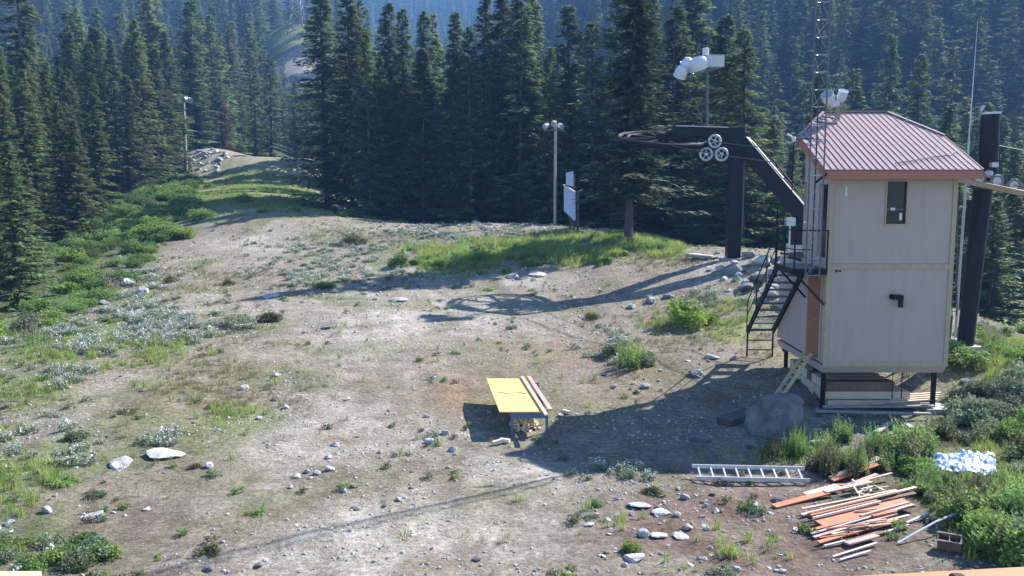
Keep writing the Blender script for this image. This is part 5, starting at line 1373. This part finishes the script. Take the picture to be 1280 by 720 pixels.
# ================================================================== SHRUBS (each one an object)
def put_shrub(kind, p_, rad, hs, label, group=None, name='shrub', z=None):
    me = rnd.choice(SH[kind]); o = link(name, me)
    o.location = (p_[0], p_[1], p_[2] - .04); o.scale = (rad, rad * rnd.uniform(.85, 1.1), rad * hs); o.rotation_euler = (0, 0, rnd.uniform(0, 6.28))
    return setp(o, label, 'shrub', group)
named = [(855, 408, 38, .95, 'bright', 'round bright green bush on the brown soil left of the staircase'), (886, 402, 20, .7, 'bright', 'low green growth at the right foot of the round bush'),
 (786, 460, 24, 1.3, 'stems', 'upright green clump of stems above the hut shadow'), (808, 455, 16, 1.0, 'grey', 'grey green clump right beside the upright one'), (762, 445, 24, .8, 'grey', 'silvery flowering clump left of the upright green one'),
 (740, 397, 12, .8, 'green', 'small lone tuft right of the bullwheel shadow'), (336, 402, 19, .75, 'olive', 'olive brown low bush on the left of the track'), (295, 407, 26, .6, 'grey', 'wide grey green bush left of the olive one'),
 (190, 402, 30, .5, 'grey', 'wide low plant with white flowers at left'), (500, 334, 18, .95, 'green', 'dark green bush at the left end of the bright grass'), (402, 358, 26, .3, 'green', 'flat dark green mat in the long tree shadow'),
 (545, 332, 18, .6, 'bright', 'first green mound of the bright grass strip'), (600, 328, 20, .7, 'bright', 'second green mound of the bright grass strip'), (660, 318, 18, .8, 'green', 'darker bush in the bright grass strip'),
 (243, 585, 12, .7, 'olive', 'small olive tuft beside the white flat rocks'), (200, 556, 14, .7, 'grey', 'pale flowering tuft above the white flat rocks'), (265, 690, 20, .6, 'olive', 'olive tuft on the gravel near the bottom left'),
 (95, 548, 20, .7, 'grey', 'grey green clump at the middle of the left ground'), (75, 605, 26, .5, 'green', 'wide green clump left of the elongated slab'), (790, 690, 16, 1.3, 'bright', 'yellow green tuft above the long flat slab'),
 (785, 598, 14, 1.0, 'grey', 'white flowering tuft at the lower edge of the hut shadow'), (818, 618, 20, .6, 'olive', 'low olive tuft just below the hut shadow'), (745, 632, 14, .7, 'green', 'small green tuft on the red soil at left'),
 (937, 605, 6, 2.2, 'bright', 'yellow grass tuft growing through the silver ladder'), (965, 670, 12, .6, 'grey', 'small grey green tuft on the red soil'), (740, 648, 14, .6, 'grey', 'grey green tuft beside the thin flat stone'),
 (905, 716, 24, .6, 'grey', 'green tuft at the bottom edge of the red soil'), (1100, 668, 12, .6, 'olive', 'olive grass tuft at the right ends of the lower heap'), (120, 620, 18, .6, 'grey', 'green tuft left above the gravel'),
 (285, 355, 12, .6, 'olive', 'tiny olive bush on the upper track edge'), (215, 352, 12, .7, 'olive', 'tiny dark bush on the left upper bank'), (440, 305, 20, .6, 'olive', 'low dark bush in the middle of the upper gravel'),
 (900, 300, 16, 1.0, 'olive', 'brownish shrub behind the lift column on the left'), (875, 308, 20, .9, 'grey', 'pale shrub in front of the dark trees left of the column'), (842, 300, 16, .8, 'green', 'green shrub right of the lone fir trunk')]
gn = G([q[0] for q in named], [q[1] for q in named])
for q, p_ in zip(named, gn): put_shrub(q[4], p_, q[2] / F * p_[1], q[3], q[5])
for k, p_ in enumerate(G(*in_view(16, [(500, 335), (600, 300), (700, 292), (840, 300), (860, 318), (740, 332), (560, 348)], 19).T)):
    put_shrub(rnd.choice(['bright', 'bright', 'stems', 'green']), p_, rnd.uniform(.35, .6), rnd.uniform(.6, 1.1), 'leafy clump growing in the bright green grass strip', 'clumps in the grass strip')
# lower left plants
for k, p_ in enumerate(G(*in_view(18, [(0, 668), (130, 660), (140, 700), (100, 722), (0, 722)], 9).T)):
    put_shrub('green' if k % 3 else 'grey', p_, rnd.uniform(.22, .34), .9, 'leafy green plant in the dense clump at the lower left corner', 'plants of the lower left clump')
# plants beside boulder and between
for k, p_ in enumerate(G(*in_view(20, [(1022, 600), (1010, 560), (1085, 545), (1110, 585), (1080, 600)], 12).T)):
    put_shrub('stems', p_, rnd.uniform(.28, .42), rnd.uniform(1.0, 1.6), 'upright leafy stem clump between the boulder and the scrap heap', 'stem clumps by the boulder')
for k, p_ in enumerate(G(*in_view(7, [(955, 575), (960, 560), (1005, 560), (1005, 580)], 13).T)):
    put_shrub('stems', p_, rnd.uniform(.22, .3), 1.9, 'slim upright plant growing at the foot of the big boulder', 'plants at the boulder')
# right hand thicket
thick = [(1120, 600), (1105, 570), (1150, 545), (1185, 510), (1225, 488), (1300, 470), (1330, 715), (1270, 712), (1235, 690), (1190, 650), (1150, 640), (1120, 615)]
tpoly = [(1148, 560), (1256, 560), (1262, 612), (1150, 612)]
q = in_view(115, thick, 15); q = q[~inpoly(q[:, 0], q[:, 1], tpoly)]
for k, p_ in enumerate(G(q[:, 0], q[:, 1])):
    kd = 'grey' if q[k, 1] < 540 else rnd.choice(['green', 'green', 'bright', 'grey', 'stems', 'stems'])
    if q[k, 1] > 600 and q[k, 1] < 650 and q[k, 0] < 1262: rad = rnd.uniform(.28, .4); hsr = .8
    else: rad = rnd.uniform(.38, .68); hsr = rnd.uniform(.85, 1.15)
    put_shrub(kd, p_, rad, hsr, 'leafy bush in the thicket right of the scrap lumber and tarp', 'bushes of the right hand thicket')
for k, p_ in enumerate(G(*in_view(20, [(1190, 470), (1180, 430), (1290, 395), (1290, 450), (1230, 465)], 16).T)):
    put_shrub(rnd.choice(['bright', 'green', 'grey']), p_, rnd.uniform(.35, .7), .7, 'low green bush on the sunny bank below the leaning tower', 'bushes below the leaning tower')
for k, p_ in enumerate(G(*in_view(12, [(1148, 612), (1150, 598), (1200, 604), (1250, 600), (1256, 614)], 55).T)):
    put_shrub('stems', p_, rnd.uniform(.22, .34), rnd.uniform(.9, 1.3), 'leafy stem clump growing up in front of the tarp', 'stem clumps before the tarp')
# left slope band
r = np.random.default_rng(20)
cnt = 0
for _ in range(900):
    Y = 27 + 86 * r.random() ** .8; ein = np.interp(Y, [10, 20, 27, 36, 54, 64, 85, 118], [-13, -14.5, -15.7, -17.5, -21.6, -22, -31, -42]); eo = np.interp(Y, [20, 34, 50, 80, 118, 135], [-17.5, -21, -27.5, -38, -46, -48])
    X = ein + (eo - 1.5 - ein) * r.random()
    a, b, _f = proj(np.array([X]), np.array([Y]), np.array([h1(X, Y)]))
    if a[0] < -60 or cnt >= 200: continue
    cnt += 1
    put_shrub('alder' if r.random() < .85 else 'bright', (X, Y, h1(X, Y)), r.uniform(.6, 1.1) * (.5 + Y / 80), r.uniform(.55, .95), 'dense green alder bush on the slope edge left of the track', 'alder bushes on the left slope edge', 'alder_bush')
for k, p_ in enumerate(G(*in_view(9, [(210, 275), (230, 235), (300, 232), (400, 262), (470, 272), (400, 283), (330, 276)], 22).T)):
    if p_[1] < 150: put_shrub('green', p_, rnd.uniform(.5, 1.15), .8, 'dark green bush where the tree shadows cross the far track', 'bushes on the far track')
for k in range(30):
    X = rnd.uniform(-14, 16); Y = rnd.uniform(66, 76); put_shrub('green', (X, Y, h1(X, Y)), rnd.uniform(.5, 1.1), .8, 'dark undergrowth bush at the foot of the central firs', 'undergrowth bushes under the firs')

# ================================================================== TREES
ntree = 0
def put_tree(X, Y, h, label, group, crown, trunk, wid=1.0, name='fir_tree', z=None):
    global ntree
    z0 = (h1(X, Y) if z is None else z)
    o = bpy.data.objects.new(name, None); COL.objects.link(o); o.location = (X, Y, z0); o.empty_display_size = .1
    o.scale = (h * wid, h * wid, h); o.rotation_euler = (rnd.uniform(-.02, .02), rnd.uniform(-.02, .02), rnd.uniform(0, 6.28)); setp(o, label, 'tree', group)
    link('crown', crown, o)
    if trunk: link('trunk', trunk, o)
    ntree += 1; return o
def tree_px(px, top, Y, label, crown=None, wid=1.0, group='tall firs standing in the central row', trunk=None, name='fir_tree'):
    X = P(px, 200, Y).x; z0 = h1(X, Y); zt = P(px, top, Y).z
    put_tree(X, Y, zt - z0, label, group, crown or rnd.choice(near_crown), trunk or rnd.choice(near_trunk), wid * 1.15, name)
tree_px(408, -30, 84, 'tallest broad dark fir at the left end of the central row', wid=1.05)
tree_px(440, -12, 80, 'fir with a sunlit right edge second from the left of the central row', wid=.95)
tree_px(462, 40, 76, 'shorter fir in front of the second fir of the central row', near_crown_lit[0], wid=.85)
tree_px(484, 4, 86, 'slender fir left of the blue gap in the skyline', wid=.95)
tree_px(505, 12, 80, 'fir whose tip stands at the left edge of the blue gap', wid=.9)
tree_px(528, 62, 78, 'short fir below the blue gap', wid=1.1)
tree_px(548, 50, 88, 'short fir just right of the one below the blue gap', wid=1.0)
tree_px(566, 16, 80, 'fir with its tip in the middle of the blue gap', wid=.9)
tree_px(590, 34, 76, 'fir with yellowish boughs near the centre of the row', near_crown_lit[1], wid=.95)
tree_px(602, -6, 84, 'tall fir at the right edge of the blue gap', wid=.9)
tree_px(624, -30, 80, 'very tall fir touching the top of the view left of the light pole', wid=.95)
tree_px(648, -24, 78, 'tall pale barked fir behind the light pole on its left', wid=.95)
tree_px(668, -14, 84, 'tall fir standing right behind the light pole', wid=.95)
tree_px(690, 60, 76, 'shorter green fir above the floodlights of the light pole', near_crown_lit[0], wid=.9)
tree_px(716, 8, 84, 'fir directly behind the trail sign', wid=1.05)
tree_px(742, 30, 78, 'dark fir between the trail sign and the lone big fir', wid=1.1)
tree_px(764, -16, 86, 'tall fir rising behind the left boughs of the lone big fir', wid=1.0)
tree_px(812, -20, 80, 'tall fir behind the bullwheel on its left', wid=1.1)
tree_px(840, 10, 74, 'dark fir behind the bullwheel and below the floodlight cluster', wid=1.15)
tree_px(868, -30, 78, 'tall fir behind the floodlight mast', wid=1.1)
tree_px(902, 20, 70, 'dark fir right behind the lift column', wid=1.15)
tree_px(931, 38, 62, 'sunlit pale green fir behind the diagonal brace', near_crown_lit[1], wid=1.12)
tree_px(915, 70, 66, 'fir at the left shoulder of the sunlit pale green fir', wid=1.2)
tree_px(968, 150, 66, 'short fir in the dark gap between the brace and the roof', wid=1.1)
tree_px(795, 130, 70, 'young fir low behind the lone big fir trunk', wid=1.2)
tree_px(858, 190, 62, 'small fir low behind the bullwheel arm', wid=1.3)
# the lone big fir with a bare lower trunk
tree_px(787, -45, 50, 'big lone fir with bare dark lower trunk in front of the forest', big_crown, 1.0, None, big_trunk)
# left side, nearest first
tree_px(10, 178, 39, 'nearest fir at the left edge of the view', wid=1.15, group='firs below the left slope edge')
tree_px(-14, 150, 44, 'fir half outside the left edge of the view', wid=1.1, group='firs below the left slope edge')
tree_px(28, 205, 46, 'low fir right of the nearest left edge fir', wid=1.2, group='firs below the left slope edge')
tree_px(34, 88, 66, 'fir with pointed tip near the upper left', wid=1.0, group='firs below the left slope edge')
tree_px(64, 78, 72, 'tall yellow green tipped fir at the left', near_crown_lit[0], wid=.95, group='firs below the left slope edge')
tree_px(78, 128, 64, 'fir with pale trunk low at the left', wid=1.1, group='firs below the left slope edge')
tree_px(116, 92, 76, 'broad sunlit fir left of the dark gap', near_crown_lit[1], wid=1.05, group='firs below the left slope edge')
tree_px(92, 150, 64, 'shorter fir leaning against the broad sunlit one', wid=1.1, group='firs below the left slope edge')
tree_px(8, 108, 70, 'fir at the upper left edge behind the nearest one', wid=1.0, group='firs below the left slope edge')
tree_px(146, 56, 98, 'tall dark fir above the bright alder bushes', wid=.95, group='firs below the left slope edge')
tree_px(176, 24, 104, 'tallest fir left of the far light pole', wid=.9, group='firs below the left slope edge')
tree_px(160, 95, 94, 'dense dark fir directly over the slope shrubs', wid=1.2, group='firs below the left slope edge')
tree_px(196, 60, 108, 'fir second left of the far light pole', wid=1.0, group='firs below the left slope edge')
tree_px(212, 40, 116, 'fir touching the left side of the far light pole', wid=1.0, group='firs below the left slope edge')
tree_px(246, 36, 140, 'fir just right of the far light pole', wid=1.0, group='firs below the left slope edge')
tree_px(284, 128, 146, 'small rusty brown dying fir beyond the far track', dead_crown, 1.2, None, name='dead_fir_tree')
# right side
tree_px(1108, 44, 110, 'sunlit tall fir rising above the roof, left of the pair', near_crown_lit[0], wid=.85, group='sunlit pair behind the hut roof')
tree_px(1142, 68, 104, 'sunlit fir rising above the roof, right of the pair', near_crown_lit[1], wid=.95, group='sunlit pair behind the hut roof')
tree_px(1248, 250, 44, 'fir right of the leaning tower with its foot in bushes', wid=1.3, group='firs at the right edge')
tree_px(1282, 230, 48, 'fir cut by the right edge of the view', wid=1.2, group='firs at the right edge')
tree_px(1222, 265, 50, 'fir directly behind the leaning tower', wid=1.2, group='firs at the right edge')
def forest_pts(n, seed, y0, y1, cond, a0=-.66, a1=.66):
    r = np.random.default_rng(seed); Y = np.sqrt(r.uniform(y0 ** 2, y1 ** 2, n)); a = r.uniform(a0, a1, n); X = a * Y
    k = cond(X, Y); return X[k], Y[k]
def sep(X, Y, d):
    keep = []; cell = {}
    for i in range(len(X)):
        c = (int(X[i] // d), int(Y[i] // d)); okk = True
        for dx in (-1, 0, 1):
            for dy in (-1, 0, 1):
                for j in cell.get((c[0] + dx, c[1] + dy), ()):
                    if (X[i] - X[j]) ** 2 + (Y[i] - Y[j]) ** 2 < d * d: okk = False
        if okk: keep.append(i); cell.setdefault(c, []).append(i)
    return np.array(keep, int)
ed = lambda Y: np.interp(Y, [20, 34, 50, 80, 118, 135, 150], [-17.5, -19.8, -26, -36, -45, -48, -49])
X, Y = forest_pts(1500, 31, 36, 135, lambda X, Y: (X < ed(Y) - 3.0 - Y * .02) & (X > ed(Y) - 60)); k = sep(X, Y, 3.0); X, Y = X[k], Y[k]
o_ = np.argsort(Y)[:120]
for i in o_:
    put_tree(X[i], Y[i], rnd.uniform(.85, 1.1) * np.interp(Y[i], [36, 60, 90, 135], [8.5, 13, 17, 20]), 'dark fir packed in the forest below the left side of the track', 'left forest firs', rnd.choice(near_crown), rnd.choice(near_trunk), rnd.uniform(1.0, 1.35))
X, Y = forest_pts(900, 32, 66, 100, lambda X, Y: (X > -13 + (Y - 80) * -.1) & (Y > np.where(X < 20, 80, 66)) & ~((X > 17) & (X < 24) & (Y < 75))); k = sep(X, Y, 3.4); X, Y = X[k], Y[k]
o_ = np.argsort(Y)[:70]
for i in o_:
    put_tree(X[i], Y[i], rnd.uniform(15, 21), 'fir filling the forest behind the central row and the lift', 'firs behind the central row', rnd.choice(near_crown), rnd.choice(near_trunk), rnd.uniform(1.0, 1.35))
X, Y = forest_pts(500, 33, 42, 80, lambda X, Y: (X > 19 + (Y < 55) * 3)); k = sep(X, Y, 3.6); X, Y = X[k], Y[k]
o_ = np.argsort(Y)[:36]
for i in o_:
    put_tree(X[i], Y[i], rnd.uniform(8, 13), 'fir on the falling ground right of the leaning tower', 'firs right of the hut', rnd.choice(near_crown), rnd.choice(near_trunk), rnd.uniform(1, 1.25))
# far forest: beyond these the trees of the hillsides read as one mass
def clear(X, Y):
    Z = Hraw(X, Y); a, b, _ = proj(X, Y, Z)
    ramp_ = (Y < 142) & (X > ed(np.minimum(Y, 150)) - 1) & (X < -14 - (Y - 66) * .17)
    knoll = (Y > 285) & (Y < 345) & (((((a - 362) / 44) ** 2 + ((b - 47) / 15) ** 2) < 1) | ((((a - 382) / 26) ** 2 + ((b - 84) / 20) ** 2) < 1)) 
    front = (Y > 265) & (Y < 300) & (np.abs(a - 378) < 20)
    return ~ramp_ & ~knoll & ~front
X, Y = forest_pts(60000, 40, 100, 560, clear, -.68, .68)
nn_ = fbm(X / 45, Y / 45, 66, 3); k = nn_ + rng.normal(0, .06, len(X)) > .36; X, Y = X[k], Y[k]
k = sep(X, Y, 5.8); X, Y = X[k], Y[k]; Z = H(X, Y) - .3
hgt = rng.uniform(15, 29, len(X)) * np.where(rng.random(len(X)) < .25, .65, 1)
ta, tb2, _ = proj(X, Y, Z + hgt)
k = ~((((np.abs(ta - 366) < 42) & (tb2 < 62)) | ((np.abs(ta - 374) < 20) & (tb2 < 98))) & (Y > 140) & (Y < 330)); X, Y, Z, hgt = X[k], Y[k], Z[k], hgt[k]
wd = rng.uniform(.95, 1.35, len(X))
FARME = []
for k, (V_, T_, t_) in enumerate(far_crown):
    tm_ = near_trunk[k % 4]; v = np.array([tuple(q.co) for q in tm_.vertices]); tris = []
    for pf in tm_.polygons:
        f = list(pf.vertices)
        for j in range(1, len(f) - 1): tris.append((f[0], f[j], f[j + 1]))
    FARME.append(np_mesh('far_fir', np.r_[V_, v], np.r_[T_, np.array(tris) + len(V_)], np.r_[t_, np.full(len(v), .3)], (M['needles'], M['bark']), np.r_[np.zeros(len(T_)), np.ones(len(tris))]))
o_ = np.argsort(Y); n_ind = max(0, 292 - ntree); near_i = o_[:n_ind]; far_i = o_[n_ind:]
for i in near_i:
    side = 'left' if X[i] < -20 else ('right' if X[i] > 20 else 'middle')
    put_tree(X[i], Y[i], hgt[i], {'left': 'fir of the hazier forest beyond the far end of the track', 'right': 'fir on the far bank behind the hut and lift tower', 'middle': 'fir in the hollow behind the central row'}[side],
             {'left': 'firs beyond the track', 'right': 'firs on the far bank', 'middle': 'firs in the hollow'}[side], rnd.choice(far_crown_me), rnd.choice(near_trunk), wd[i])
scatter('hillside_forest', np.c_[X[far_i], Y[far_i], Z[far_i]], hgt[far_i] * wd[far_i], FARME, 'dense conifer forest covering the hillsides behind, fading into blue haze', 'forest', .02, zs=1 / wd[far_i])
X, Y = forest_pts(16000, 41, 560, 1240, lambda X, Y: np.ones(len(X), bool), -.68, .68); k = sep(X, Y, 8); X, Y = X[k], Y[k]
scatter('distant_forest', np.c_[X, Y, H(X, Y) - 1], rng.uniform(18, 30, len(X)), FARME, 'distant conifer forest on the highest slopes at the top of the view', 'forest', .02)
print('zmax', Zf.max()); print('trees individual', ntree, 'forest', len(far_i), len(X))

# labels of countable look-alikes: where each stands in its row
ORD = ['leftmost', 'second from the left', 'third from the left', 'fourth from the left', 'fifth from the left', 'sixth from the left', 'seventh from the left', 'eighth from the left', 'ninth from the left', 'tenth from the left',
       'eleventh from the left', 'twelfth from the left', 'middle', 'twelfth from the right', 'eleventh from the right', 'tenth from the right', 'ninth from the right', 'eighth from the right', 'seventh from the right', 'sixth from the right', 'fifth from the right', 'fourth from the right', 'third from the right', 'second from the right', 'rightmost']
byl = {}
for o in scn.objects:
    if o.parent is None and o.get('category') in ('stone', 'shrub') and o.get('group'): byl.setdefault(o['label'], []).append(o)
BAND = ['nearest', 'second', 'third', 'fourth', 'fifth', 'sixth', 'seventh', 'eighth', 'ninth', 'farthest']
SHORT = {'dense green alder bush on the slope edge left of the track': 'green alder bush left of the track', 'leafy bush in the thicket right of the scrap lumber and tarp': 'leafy thicket bush right of the scrap lumber'}
for lab in list(byl):
    os_ = byl[lab]
    if len(os_) > 24:
        os_ = byl.pop(lab); os_.sort(key=lambda o: o.location.y); nb_ = min(9, math.ceil(len(os_) / 23)); sz = math.ceil(len(os_) / nb_); base_ = SHORT.get(lab, lab)
        for j in range(nb_): byl[base_ + ', ' + (BAND[j] if j < nb_ - 1 else 'farthest') + ' row'] = os_[j * sz:(j + 1) * sz]
for lab, os_ in byl.items():
    if len(os_) < 2: continue
    os_.sort(key=lambda o: float(proj(o.location.x, o.location.y, o.location.z)[0]))
    n = len(os_)
    for i, o in enumerate(os_):
        w = ORD[i] if i < min(12, (n + 1) // 2) else (ORD[24 - (n - 1 - i)] if n - 1 - i < min(12, n // 2) else None)
        if w and len((lab + ', ' + w).split()) <= 16: o['label'] = lab + ', ' + w
        elif len(lab.split()) <= 16: o['label'] = lab
# ================================================================== HAZE
xs, ys, zs = 3700, 3600, 0
hz0 = float(Zf.min()) - 1.0
hb = MB().box((gx[0] - 4, gy[0] - 4, hz0), (gx[-1] + 4, gy[-1] + 4, max(float(Zf.max()), 40) + 6))
ho = hb.build('haze', None) if False else None
me = bpy.data.meshes.new('haze'); me.from_pydata(hb.v, [], hb.f); me.update()
hm = bpy.data.materials.new('haze_air'); hm.use_nodes = True; hn = hm.node_tree; hn.nodes.clear()
pv = hn.nodes.new('ShaderNodeVolumePrincipled'); mo = hn.nodes.new('ShaderNodeOutputMaterial'); hn.links.new(pv.outputs[0], mo.inputs['Volume'])
pv.inputs['Color'].default_value = (.22, .48, 1.0, 1); pv.inputs['Density'].default_value = HAZE_DENSITY; pv.inputs['Anisotropy'].default_value = .1
me.materials.append(hm); ho = link('haze', me); setp(ho, kind='stuff')
